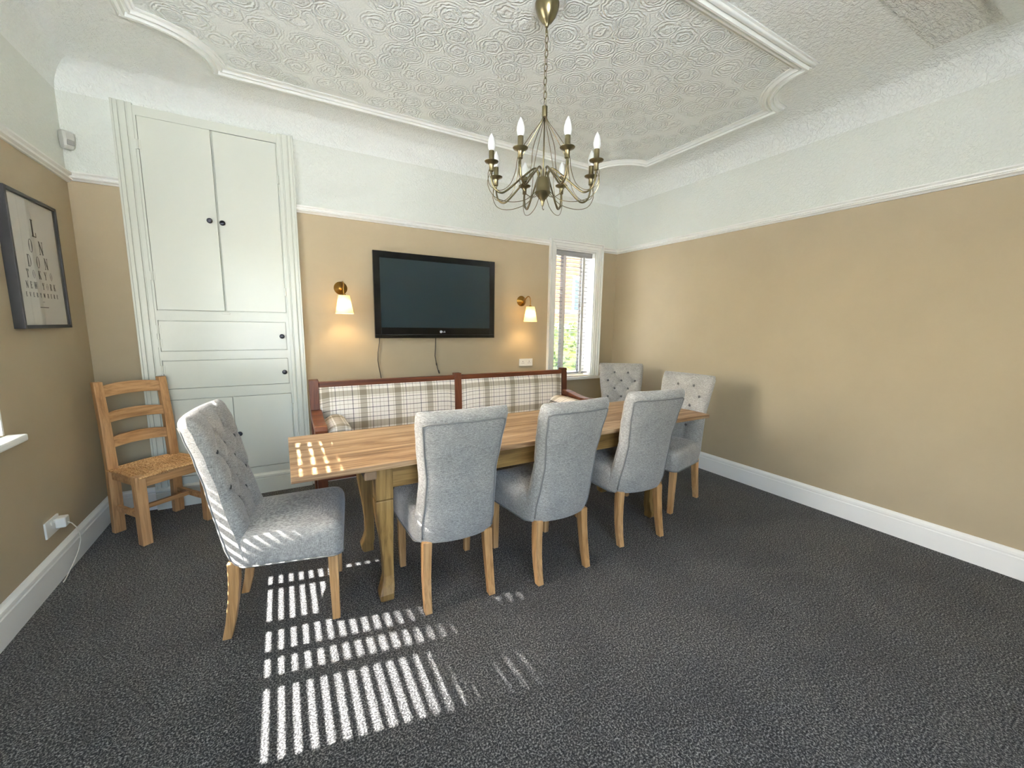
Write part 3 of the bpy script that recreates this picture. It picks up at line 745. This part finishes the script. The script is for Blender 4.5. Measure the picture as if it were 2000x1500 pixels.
# rush seat: four woven triangles of strands meeting at the centre
mb = MB(); ns = 15; y0_, y1_ = -0.03, 0.345; ym = (y0_+y1_)/2; hx = HW+0.018; hy = (y1_-y0_)/2
for k in range(ns):
    t = (k+0.5)/ns; zc = 0.437+0.004*math.sin(k*2.3)-0.008*t
    for s_ in (-1, 1):
        x = s_*hx*(1-t); y = hy*(1-t)
        mb.tube([(x, ym-y, zc-0.006), (x*1.0, ym, zc+0.004), (x, ym+y, zc-0.006)], 0.0072, 6)
        mb.tube([(-hx*(1-t), ym+s_*y, zc-0.004), (0, ym+s_*y, zc+0.006), (hx*(1-t), ym+s_*y, zc-0.004)], 0.0072, 6)
mb.box(-hx+0.01, hx-0.01, y0_+0.01, y1_-0.01, 0.427, 0.434)
mb.build('rush_seat', M['rush'], oc, autosmooth=0.9)

# ------------------------------------------------------------------ television and cables
tv = thing('television', 'black flat plasma television mounted on the tan back wall', 'television', (1.304, YB, 1.638))
tx0, tx1, tz0, tz1 = -0.585, 0.585, -0.374, 0.374
yf = -0.10
Box(tx0+0.02, tx1-0.02, yf+0.03, -0.03, tz0+0.03, tz1-0.02).build('back_housing', M['tvback'], tv, bevel=0.01)
Box(-0.25, 0.25, -0.03, -0.0008, -0.2, 0.2).build('wall_bracket', M['tvback'], tv)
mb = MB(); bz = 0.055; bb = 0.095
for a, b, c, d in ((tx0, tx0+bz, tz0, tz1), (tx1-bz, tx1, tz0, tz1), (tx0+bz, tx1-bz, tz1-bz, tz1), (tx0+bz, tx1-bz, tz0, tz0+bb)): mb.box(a, b, yf, yf+0.03, c, d)
mb.build('bezel', M['black'], tv, bevel=0.002)
Box(tx0+bz, tx1-bz, yf+0.006, yf+0.029, tz0+bb, tz1-bz).build('screen', M['screen'], tv)
Box(tx0+0.002, tx1-0.002, yf-0.003, yf+0.002, tz0+0.030, tz0+0.033).build('trim_line', M['tvback'], tv)
# round maker's badge with two letters beside it
mb = MB(); mb.lathe([(0.012, 0), (0.012, -0.0015)], 20, (0.018, yf, tz0+0.058), 'y'); lz = tz0+0.051
def strokes(mb, segs, ox, oz, s_, y, w_=0.18):
    for (x0, z0, x1, z1) in segs:
        d = Vector((x1-x0, 0, z1-z0)); L_ = d.length; d.normalize(); nrm = Vector((-d.z, 0, d.x))*w_/2
        P = [Vector((x0, 0, z0))-nrm, Vector((x1, 0, z1))-nrm, Vector((x1, 0, z1))+nrm, Vector((x0, 0, z0))+nrm]
        vs_ = [(ox+p.x*s_, y, oz+p.z*s_) for p in P]+[(ox+p.x*s_, y-0.001, oz+p.z*s_) for p in P]
        mb.add(vs_, [(0,3,2,1),(4,5,6,7),(0,1,5,4),(1,2,6,5),(2,3,7,6),(3,0,4,7)])
strokes(mb, [(0, 1, 0, 0), (0, 0.08, 0.6, 0.08)], 0.036, lz, 0.014, yf)
strokes(mb, [(0.8, 0.9, 0.1, 0.9), (0.1, 0.95, 0.1, 0.05), (0.1, 0.08, 0.8, 0.08), (0.75, 0, 0.75, 0.5), (0.8, 0.5, 0.45, 0.5)], 0.048, lz, 0.014, yf)
mb.build('badge', M['silver'], tv)
mb = MB(); mb.tube([(0.769, 3.772, 1.275), (0.768, 3.772, 1.22), (0.753, 3.773, 1.13), (0.750, 3.773, 1.06), (0.758, 3.774, 1.0), (0.770, 3.774, 0.93), (0.778, 3.773, 0.87), (0.785, 3.772, 0.80)], 0.004, 6)
tag(mb.build('power_cable', M['cable_dark'], smooth=True), 'dark cable hanging below the left part of the television behind the bench', 'cable')
mb = MB(); mb.tube([(1.298, 3.772, 1.275), (1.294, 3.773, 1.18), (1.288, 3.773, 1.09), (1.298, 3.772, 1.03), (1.31, 3.772, 0.97), (1.322, 3.772, 0.935)], 0.004, 6)
mb.tube([(1.300, 3.772, 1.02), (1.304, 3.772, 0.995)], 0.007, 8); mb.tube([(1.320, 3.772, 0.945), (1.330, 3.772, 0.915)], 0.007, 8)
tag(mb.build('aerial_cable', M['cable_dark'], smooth=True), 'short loose aerial lead dangling under the middle of the television', 'cable')

# ------------------------------------------------------------------ wall lights
def sconce(label, x, z, zt, zb):
    t = thing('wall_light', label, 'lamp', (x, YB, z), group='wall lights beside the television')
    mb = MB(); mb.lathe([(0.054, 0), (0.054, -0.006), (0.046, -0.014), (0.034, -0.02), (0.026, -0.032), (0.012, -0.040), (0.004, -0.044)], 28, (0, 0, 0), 'y'); mb.build('backplate', M['sbrass'], t, autosmooth=0.7)
    dz = zt-z
    mb = MB(); pts = [Vector((0, -0.03, 0)), Vector((0, -0.075, 0.012)), Vector((0, -0.115, 0.034)), Vector((0, -0.15, 0.042)), Vector((0, -0.175, 0.028)), Vector((0, -0.186, 0.0)), Vector((0, -0.189, dz+0.012))]
    fine = []
    for i in range(len(pts)-1):
        p0, p1, p2, p3 = pts[max(i-1, 0)], pts[i], pts[i+1], pts[min(i+2, len(pts)-1)]
        for k in range(5):
            q = k/5; fine.append(0.5*((2*p1)+(-p0+p2)*q+(2*p0-5*p1+4*p2-p3)*q*q+(-p0+3*p1-3*p2+p3)*q**3))
    fine.append(pts[-1]); mb.tube(fine, 0.0055, 8); mb.build('arm', M['sbrass'], t, smooth=True)
    mb = MB(); mb.lathe([(0.010, dz+0.014), (0.015, dz+0.010), (0.015, dz-0.03), (0.011, dz-0.032)], 14, (0, -0.189, 0)); mb.build('lamp_holder', M['sbrass'], t, smooth=True)
    # pleated shade, slightly thick
    mb = MB(); n = 96; L = []
    H = zt-zb
    for (f_, e) in ((0.0, 0), (0.03, 0), (0.5, 0), (0.9, 0), (0.93, 0.0008), (1.0, 0.0008)):
        r_ = 0.042+(0.068-0.042)*f_; L.append([((r_+e+0.0013*math.cos(k*PI))*math.cos(2*PI*k/n), -0.189+(r_+e+0.0013*math.cos(k*PI))*math.sin(2*PI*k/n), dz-H*f_) for k in range(n)])
    mb.loft(L, True, False, False); o = mb.build('lamp_shade', M['shade'], t, smooth=True)
    mb = MB(); mb.lathe([(0.006, dz-0.032), (0.014, dz-0.036), (0.018, dz-0.046), (0.014, dz-0.056), (0.003, dz-0.061)], 14, (0, -0.189, 0)); mb.build('bulb', M['glow'], t, smooth=True)
    l = bpy.data.lights.new('wall_light_glow', 'POINT'); l.energy = 3.0; l.color = (1, 0.68, 0.34); l.shadow_soft_size = 0.02
    lo = bpy.data.objects.new('wall_light_glow', l); COL.objects.link(lo); lo.location = (x, YB-0.189, z+dz-0.078)
sconce('brass wall light with pleated cream shade, left of the television', 0.465, 1.685, 1.615, 1.468)
sconce('brass wall light with pleated cream shade, between television and small window', 2.261, 1.65, 1.585, 1.432)

# ------------------------------------------------------------------ sockets, sensor, charger
s1 = thing('double_socket', 'white double power socket on the back wall left of the small window', 'socket', (2.331, YB, 0.99))
Box(-0.085, 0.085, -0.009, 0, -0.04, 0.04).build('faceplate', M['plastic'], s1, bevel=0.003)
for x in (-0.04, 0.04):
    mb = MB()
    for a, b, c, d in ((-0.003, 0.003, 0.006, 0.016), (-0.014, -0.007, -0.010, -0.005), (0.007, 0.014, -0.010, -0.005)): mb.box(x+a, x+b, -0.0096, -0.0088, c, d)
    mb.build('socket_holes', M['tvback'], s1)
    Box(x*0.32-0.006, x*0.32+0.006, -0.0125, -0.008, 0.012, 0.028).build('rocker_switch', M['plastic'], s1, bevel=0.001)
s2 = thing('wall_socket', 'white double power socket low on the left wall', 'socket', (XL, 2.965, 0.298))
Box(0, 0.009, -0.073, 0.073, -0.043, 0.043).build('faceplate', M['plastic'], s2, bevel=0.003)
for y in (-0.016, 0.016): Box(0.008, 0.0125, y-0.006, y+0.006, 0.012, 0.030).build('rocker_switch', M['plastic'], s2, bevel=0.001)
ch = thing('phone_charger', 'white plug-in charger with thin lead trailing down to the carpet', 'charger', (XL+0.0095, 3.005, 0.300))
Box(0, 0.042, -0.026, 0.026, -0.026, 0.030).build('plug_body', M['plastic'], ch, bevel=0.008, seg=3, smooth=True)
mb = MB(); mb.tube([(0.040, 0, -0.005), (0.052, 0.012, -0.02), (0.058, 0.04, -0.06), (0.056, 0.075, -0.115), (0.050, 0.09, -0.16), (0.040, 0.07, -0.215), (0.030, 0.02, -0.262), (0.026, -0.03, -0.288), (0.028, -0.08, -0.2965), (0.03, -0.11, -0.2968)], 0.0028, 6)
mb.build('lead', M['cable_white'], ch, smooth=True)
sn = thing('motion_sensor', 'small white alarm sensor high in the left back corner', 'sensor', (XL+0.03, YB-0.03, 2.45))
sn.rotation_euler = (0, 0, math.radians(-45+0))
# local: -y? sensor faces room diagonal (+x,-y): use local +x
mb = MB(); L = []
for z, d, w_ in ((0.0, 0.022, 0.024), (0.012, 0.034, 0.028), (0.05, 0.040, 0.030), (0.095, 0.034, 0.030), (0.105, 0.022, 0.026)):
    L.append([(-0.012, -w_, z), (d-0.008, -w_, z), (d, -w_*0.6, z), (d, w_*0.6, z), (d-0.008, w_, z), (-0.012, w_, z)])
mb.loft(L); mb.build('housing', M['sensor'], sn, bevel=0.003)
mb = MB(); mb.box(0.034, 0.042, -0.018, 0.018, 0.018, 0.05); mb.build('lens', M['lens'], sn, bevel=0.004)

# ------------------------------------------------------------------ framed print
fp = thing('framed_print', 'black framed typographic print of city names on the left wall', 'picture', (XL, 3.185, 1.682))
fy0, fy1, fz0, fz1 = -0.262, 0.258, -0.338, 0.338
mb = MB(); bw = 0.018; D_ = 0.040
for a, b, c, d in ((fy0, fy0+bw, fz0, fz1), (fy1-bw, fy1, fz0, fz1), (fy0+bw, fy1-bw, fz0, fz0+bw), (fy0+bw, fy1-bw, fz1-bw, fz1)): mb.box(0, D_, a, b, c, d)
mb.build('frame', M['frame'], fp, bevel=0.0015)
Box(0.02, 0.026, fy0+bw, fy1-bw, fz0+bw, fz1-bw).build('paper', M['paper'], fp)
Box(0.033, 0.035, fy0+bw, fy1-bw, fz0+bw, fz1-bw).build('glazing', M['glass'], fp)
# serif capitals made of thick/thin strokes: (kind, x0,z0,x1,z1) ; T thick, t thin ; O = oval
T_, t_ = 0.17, 0.055
G = {
 'L': (0.62, [(0.16, 0, 0.16, 1, T_), (0.0, 0.02, 0.62, 0.02, t_), (0.0, 0.98, 0.32, 0.98, t_), (0.60, 0.0, 0.60, 0.28, t_)]),
 'N': (0.80, [(0.12, 0, 0.12, 1, t_), (0.12, 0.97, 0.68, 0.03, T_), (0.68, 0, 0.68, 1, t_), (0, 0.98, 0.22, 0.98, t_), (0, 0.02, 0.24, 0.02, t_), (0.56, 0.98, 0.8, 0.98, t_)]),
 'D': (0.76, [(0.16, 0, 0.16, 1, T_), (0, 0.02, 0.4, 0.02, t_), (0, 0.98, 0.4, 0.98, t_)]),
 'O': (0.76, []),
 'T': (0.66, [(0.33, 0, 0.33, 1, T_), (0, 0.98, 0.66, 0.98, t_), (0.02, 0.74, 0.02, 0.98, t_), (0.64, 0.74, 0.64, 0.98, t_), (0.18, 0.02, 0.48, 0.02, t_)]),
 'K': (0.76, [(0.15, 0, 0.15, 1, T_), (0.15, 0.4, 0.62, 0.98, t_), (0.32, 0.6, 0.66, 0.02, T_), (0, 0.02, 0.3, 0.02, t_), (0, 0.98, 0.3, 0.98, t_), (0.5, 0.98, 0.76, 0.98, t_), (0.52, 0.02, 0.78, 0.02, t_)]),
 'Y': (0.74, [(0.37, 0, 0.37, 0.45, T_), (0.37, 0.45, 0.10, 0.98, T_), (0.37, 0.45, 0.66, 0.98, t_), (0.2, 0.02, 0.52, 0.02, t_), (0, 0.98, 0.24, 0.98, t_), (0.54, 0.98, 0.76, 0.98, t_)]),
 'E': (0.62, [(0.16, 0, 0.16, 1, T_), (0, 0.02, 0.6, 0.02, t_), (0, 0.98, 0.58, 0.98, t_), (0.16, 0.52, 0.46, 0.52, t_), (0.6, 0.0, 0.6, 0.26, t_), (0.57, 0.76, 0.57, 1, t_), (0.46, 0.42, 0.46, 0.62, t_)]),
 'W': (1.04, [(0.08, 0.98, 0.30, 0.02, T_), (0.30, 0.02, 0.52, 0.98, t_), (0.50, 0.98, 0.74, 0.02, T_), (0.74, 0.02, 0.96, 0.98, t_), (0, 0.98, 0.2, 0.98, t_), (0.86, 0.98, 1.06, 0.98, t_)]),
 'R': (0.74, [(0.16, 0, 0.16, 1, T_), (0, 0.02, 0.32, 0.02, t_), (0, 0.98, 0.42, 0.98, t_), (0.42, 0.98, 0.56, 0.86, 0.1), (0.57, 0.88, 0.57, 0.64, T_), (0.56, 0.66, 0.42, 0.52, 0.1), (0.16, 0.52, 0.42, 0.52, t_), (0.38, 0.5, 0.62, 0.03, T_), (0.6, 0.02, 0.76, 0.02, t_)]),
 'V': (0.76, [(0.09, 0.98, 0.38, 0.02, T_), (0.38, 0.02, 0.66, 0.98, t_), (0, 0.98, 0.22, 0.98, t_), (0.56, 0.98, 0.78, 0.98, t_)]),
 'H': (0.82, [(0.15, 0, 0.15, 1, T_), (0.66, 0, 0.66, 1, T_), (0.15, 0.5, 0.66, 0.5, t_), (0, 0.02, 0.3, 0.02, t_), (0, 0.98, 0.3, 0.98, t_), (0.52, 0.02, 0.82, 0.02, t_), (0.52, 0.98, 0.82, 0.98, t_)]),
 ' ': (0.5, [])}
def glyph(mb, ch_, oy, oz, sy, sz):
    wd, segs = G[ch_]
    def P(a, b): return (oy+a*sy, oz+b*sz)
    for x0, z0, x1, z1, w_ in segs:
        d = Vector((x1-x0, z1-z0)); d.normalize(); n_ = Vector((-d.y, d.x))*w_/2
        q = [P(x0-n_.x, z0-n_.y), P(x1-n_.x, z1-n_.y), P(x1+n_.x, z1+n_.y), P(x0+n_.x, z0+n_.y)]
        mb.add([(0.0265, a, b) for a, b in q]+[(0.0272, a, b) for a, b in q], [(0,3,2,1),(4,5,6,7),(0,1,5,4),(1,2,6,5),(2,3,7,6),(3,0,4,7)])
    if ch_ in 'OD':
        n = 28; half = ch_ == 'D'; cx_ = 0.38 if not half else 0.30; rx = 0.36 if not half else 0.44
        rng = range(n) if not half else range(n//2)
        for k in rng:
            a0, a1 = ((2*PI*k/n, 2*PI*(k+1)/n) if not half else (-PI/2+PI*k/(n//2), -PI/2+PI*(k+1)/(n//2)))
            q = []
            for a, io in ((a0, 0), (a1, 0), (a1, 1), (a0, 1)):
                ex = rx-(0.17 if io else 0)*abs(math.cos(a))-(0.0 if not io else 0.01); ez = 0.5-(0.055 if io else 0)
                q.append(P(cx_+ex*math.cos(a), 0.5+ez*math.sin(a)))
            mb.add([(0.0272, a, b) for a, b in q], [(0, 1, 2, 3)])
rows = [('L', 1.906, 1.82, 0.075), ('ON', 1.803, 1.734, 0.15), ('DON', 1.72, 1.66, 0.21), ('TOKYO', 1.645, 1.603, 0.265), ('NEW YORK', 1.584, 1.549, 0.31), ('EVERYWHERE', 1.529, 1.506, 0.335)]
for txt, zt, zb, wd in rows:
    mb = MB(); h_ = zt-zb; s_ = h_*0.78
    tot = sum(G[c][0]*s_ for c in txt); gap = (wd-tot)/max(1, len(txt)-1); y = -0.005-wd/2 if len(txt) > 1 else -0.005-tot/2
    for c in txt: glyph(mb, c, y, zb-1.682, s_, h_); y += G[c][0]*s_+gap
    mb.build('lettering', M['ink'], fp)
mb = MB(); mb.box(0.0265, 0.0272, -0.015, 0.005, 1.482-1.682, 1.484-1.682); mb.box(0.0265, 0.0272, -0.05, 0.04, 1.452-1.682, 1.456-1.682); mb.build('small_print', M['ink'], fp)

# ------------------------------------------------------------------ chandelier
cd = thing('chandelier', 'antique brass eight-arm chandelier with white candle bulbs hanging over the table', 'chandelier', (1.262, 1.91, ZC-0.004))
def cz_(z): return z-(ZC-0.004)
mb = MB(); mb.lathe([(0.060, 0.0), (0.060, -0.012), (0.056, -0.03), (0.046, -0.055), (0.026, -0.082), (0.012, -0.092), (0.008, -0.105)], 32); mb.build('canopy', M['brass'], cd, autosmooth=0.8)
mb = MB(); mb.tube([(0, 0, -0.1), (0, 0, -0.13)], 0.004, 8); mb.build('hook', M['brass'], cd)
z = 2.868; k = 0; link = None
while z > 2.522:
    if link is None:
        mb = MB(); pts = []
        for j in range(16):
            a = 2*PI*j/16; pts.append((0.0085*math.cos(a), 0, 0.019*math.sin(a)*(1.0)))
        mb.tube(pts, 0.0021, 6, closed=True); o = mb.build('chain_link', M['brass'], cd, smooth=True); link = o.data
    else: o = bpy.data.objects.new('chain_link', link); COL.objects.link(o); o.parent = cd
    o.location = (0.002*math.sin(k*0.7), 0, cz_(z)); o.rotation_euler = (0, 0, (k % 2)*PI/2+0.4); z -= 0.0325; k += 1
mb = MB(); mb.lathe([(0.004, cz_(2.525)), (0.014, cz_(2.522)), (0.014, cz_(2.478)), (0.010, cz_(2.470)), (0.004, cz_(2.468))], 16); mb.build('top_ferrule', M['brass'], cd, autosmooth=0.8)
mb = MB(); mb.tube([(0, 0, cz_(2.475)), (0, 0, cz_(2.14))], 0.004, 8); mb.build('stem', M['brass'], cd, smooth=True)
mb = MB(); mb.lathe([(0.006, cz_(2.178)), (0.030, cz_(2.172)), (0.036, cz_(2.160)), (0.038, cz_(2.125)), (0.040, cz_(2.105)), (0.044, cz_(2.100)), (0.040, cz_(2.094)), (0.026, cz_(2.076)), (0.014, cz_(2.062)), (0.009, cz_(2.050)), (0.006, cz_(2.035)), (0.003, cz_(2.030))], 28)
mb.build('body', M['brass'], cd, autosmooth=0.7)
pts = [(0, 0, cz_(2.035)), (0, 0, cz_(2.02)), (0.006, 0, cz_(2.012)), (0.010, 0, cz_(2.018))]
mb = MB(); mb.tube(pts, 0.002, 6); mb.build('finial_hook', M['brass'], cd, smooth=True)
def spline(pts, m=6):
    pts = [Vector(p) for p in pts]; out = []
    for i in range(len(pts)-1):
        p0, p1, p2, p3 = pts[max(i-1, 0)], pts[i], pts[i+1], pts[min(i+2, len(pts)-1)]
        for k in range(m):
            q = k/m; out.append(0.5*((2*p1)+(-p0+p2)*q+(2*p0-5*p1+4*p2-p3)*q*q+(-p0+3*p1-3*p2+p3)*q**3))
    out.append(pts[-1]); return out
A_R = 0.285
arm0 = []
def build_arm():
    ob = []
    mb = MB(); mb.tube(spline([(0.026, 0, cz_(2.165)), (0.032, 0, cz_(2.205)), (0.055, 0, cz_(2.212)), (0.12, 0, cz_(2.160)), (0.20, 0, cz_(2.090)), (0.235, 0, cz_(2.074)), (0.268, 0, cz_(2.092)), (A_R-0.002, 0, cz_(2.135)), (A_R, 0, cz_(2.19))]), 0.0050, 8); ob.append(('arm', mb, 'brass'))
    mb = MB(); mb.tube(spline([(0.010, 0, cz_(2.47)), (0.022, 0, cz_(2.445)), (0.085, 0, cz_(2.36)), (0.14, 0, cz_(2.27)), (0.155, 0, cz_(2.19)), (0.185, 0, cz_(2.12)), (0.235, 0, cz_(2.085)), (0.29, 0, cz_(2.10)), (0.303, 0, cz_(2.15)), (A_R+0.004, 0, cz_(2.20))]), 0.0019, 6)
    mb.tube(spline([(0.040, 0, cz_(2.10)), (0.10, 0, cz_(2.052)), (0.19, 0, cz_(2.034)), (0.27, 0, cz_(2.052)), (0.305, 0, cz_(2.11)), (A_R+0.004, 0, cz_(2.17))]), 0.0019, 6)
    ob.append(('wire', mb, 'brass'))
    c = (A_R, 0, 0)
    mb = MB(); mb.lathe([(0.007, cz_(2.168)), (0.012, cz_(2.172)), (0.012, cz_(2.200)), (0.016, cz_(2.206)), (0.034, cz_(2.214)), (0.036, cz_(2.218)), (0.030, cz_(2.217)), (0.014, cz_(2.212)), (0.0135, cz_(2.213)), (0.0135, cz_(2.268)), (0.004, cz_(2.268))], 20, c); ob.append(('candle_cup', mb, 'brass'))
    mb = MB(); mb.lathe([(0.011, cz_(2.266)), (0.0165, cz_(2.276)), (0.0195, cz_(2.290)), (0.0188, cz_(2.306)), (0.0138, cz_(2.328)), (0.006, cz_(2.344)), (0.001, cz_(2.352))], 18, c); ob.append(('bulb', mb, 'bulb'))
    return ob
meshes = []
for i in range(8):
    a = 2*PI*i/8+math.radians(34)
    if i == 0:
        for nm, mb, mt in build_arm():
            o = mb.build(nm, M[mt], cd, autosmooth=math.radians(50)); o.rotation_euler = (0, 0, a); meshes.append((nm, o.data))
    else:
        for nm, me in meshes:
            o = bpy.data.objects.new(nm, me); COL.objects.link(o); o.parent = cd; o.rotation_euler = (0, 0, a)

# ------------------------------------------------------------------ outdoors
o = struct(Box(-40, 40, -40, 50, -0.9, -0.3).build('ground', M['bounce_ground']), 'ground outside the windows, made pale to bounce daylight indoors', 'ground')  # pale surface made up to throw light onto the ceiling
def leaves(n, place, size):
    mb = MB()
    for _ in range(n):
        p = Vector(place()); s_ = size*(0.6+0.8*random.random())
        a = Vector((random.gauss(0, 1), random.gauss(0, 1), random.gauss(0, 1))).normalized(); b = a.orthogonal().normalized(); c = a.cross(b)
        th = random.random()*6.28; b2 = b*math.cos(th)+c*math.sin(th); c2 = a.cross(b2)
        mb.add([p-b2*s_, p-c2*s_*0.5, p+b2*s_, p+c2*s_*0.5], [(0, 1, 2, 3)])
    return mb
def hedge_pt():
    x = random.uniform(1.5, 10); f_ = random.random()
    if f_ < 0.3: return (x, random.uniform(6.6, 7.3), 1.38+random.uniform(-0.05, 0.06))
    return (x, 6.6+random.uniform(-0.06, 0.06), random.uniform(-0.3, 1.4))
struct(Box(-1.6, 4.2, YB+TH, YB+TH+0.6, 2.56, 2.72).build('sun_block_eaves', M['hidden']), 'unseen eaves added outside above the small back window to block the sun', 'eaves')  # unseen eaves added to keep sun off the window reveal
hd = thing('garden_hedge', 'sunlit yellow-green hedge seen through the small back window', 'hedge', (5.5, 7, -0.3))
mb = leaves(5200, hedge_pt, 0.05); o = mb.build('foliage', M['hedge']); o.parent = hd; o.matrix_parent_inverse = Matrix.Translation(-hd.location); o['kind'] = 'stuff'
o = Box(1.6, 9.9, 6.68, 7.25, -0.3, 1.34).build('inner_growth', M['hedge']); o.parent = hd; o.matrix_parent_inverse = Matrix.Translation(-hd.location)
hs_ = thing('neighbouring_house', 'orange brick house beyond the hedge, seen through the small window', 'house', (9.5, 13, -0.3))
Box(-4, 3.2, 0, 5, 0, 4.6).build('wall', M['brick'], hs_)
mb = MB(); mb.loft([[(-4.3, -0.3, 4.6), (-4.3, 5.3, 4.6), (-4.3, 2.5, 7.0)], [(3.5, -0.3, 4.6), (3.5, 5.3, 4.6), (3.5, 2.5, 7.0)]]); mb.build('roof', M['brick_tile'], hs_)
for x in (-2.2, 0.6):
    o = Box(x, x+1.1, -0.05, 0.02, 2.2, 3.6).build('window', M['trim'], hs_); Box(x+0.08, x+1.02, -0.06, -0.045, 2.28, 3.52).build('pane', M['screen'], o)
tr = thing('sun_block_tree', 'unseen leafy tree added outside the left window to shade its upper part', 'tree', (-8.4, 3.6, -0.3))  # unseen tree added to block sun from the upper window
def crown_pt():
    while True:
        p = Vector((random.uniform(-1, 1), random.uniform(-1, 1), random.uniform(-1, 1)))
        if abs(p.x)**2+abs(p.y)**2 > 1: continue
        q = Vector((p.x*1.3, p.y*3.2, 10.6+p.z*3.2))
        # added crown, culled along the sun to cut the stripes; gap lets streaks through
        k = (-1.19-(q.x-8.4)); zb = q.z-0.3-0.93*k; yb = q.y+3.6-0.2*k
        if zb < 1.53+0.22*random.random()**2-0.10*max(0, min(1, (yb-1.9)/0.8)): continue
        if zb > 3.2: continue
        if (abs(zb-1.93) < 0.065 and 2.1 < yb < 2.66): continue
        return q
mb = leaves(7000, crown_pt, 0.085); o = mb.build('foliage', M['tree'], tr); o['kind'] = 'stuff'
mb = MB(); mb.tube([(0.0, 2.4, 0), (0.05, 2.3, 3), (0.0, 2.0, 6), (0, 1.2, 9), (0, 0.4, 11.5)], [0.22, 0.19, 0.16, 0.12, 0.05], 10); mb.build('trunk', M['bark'], tr, smooth=True)
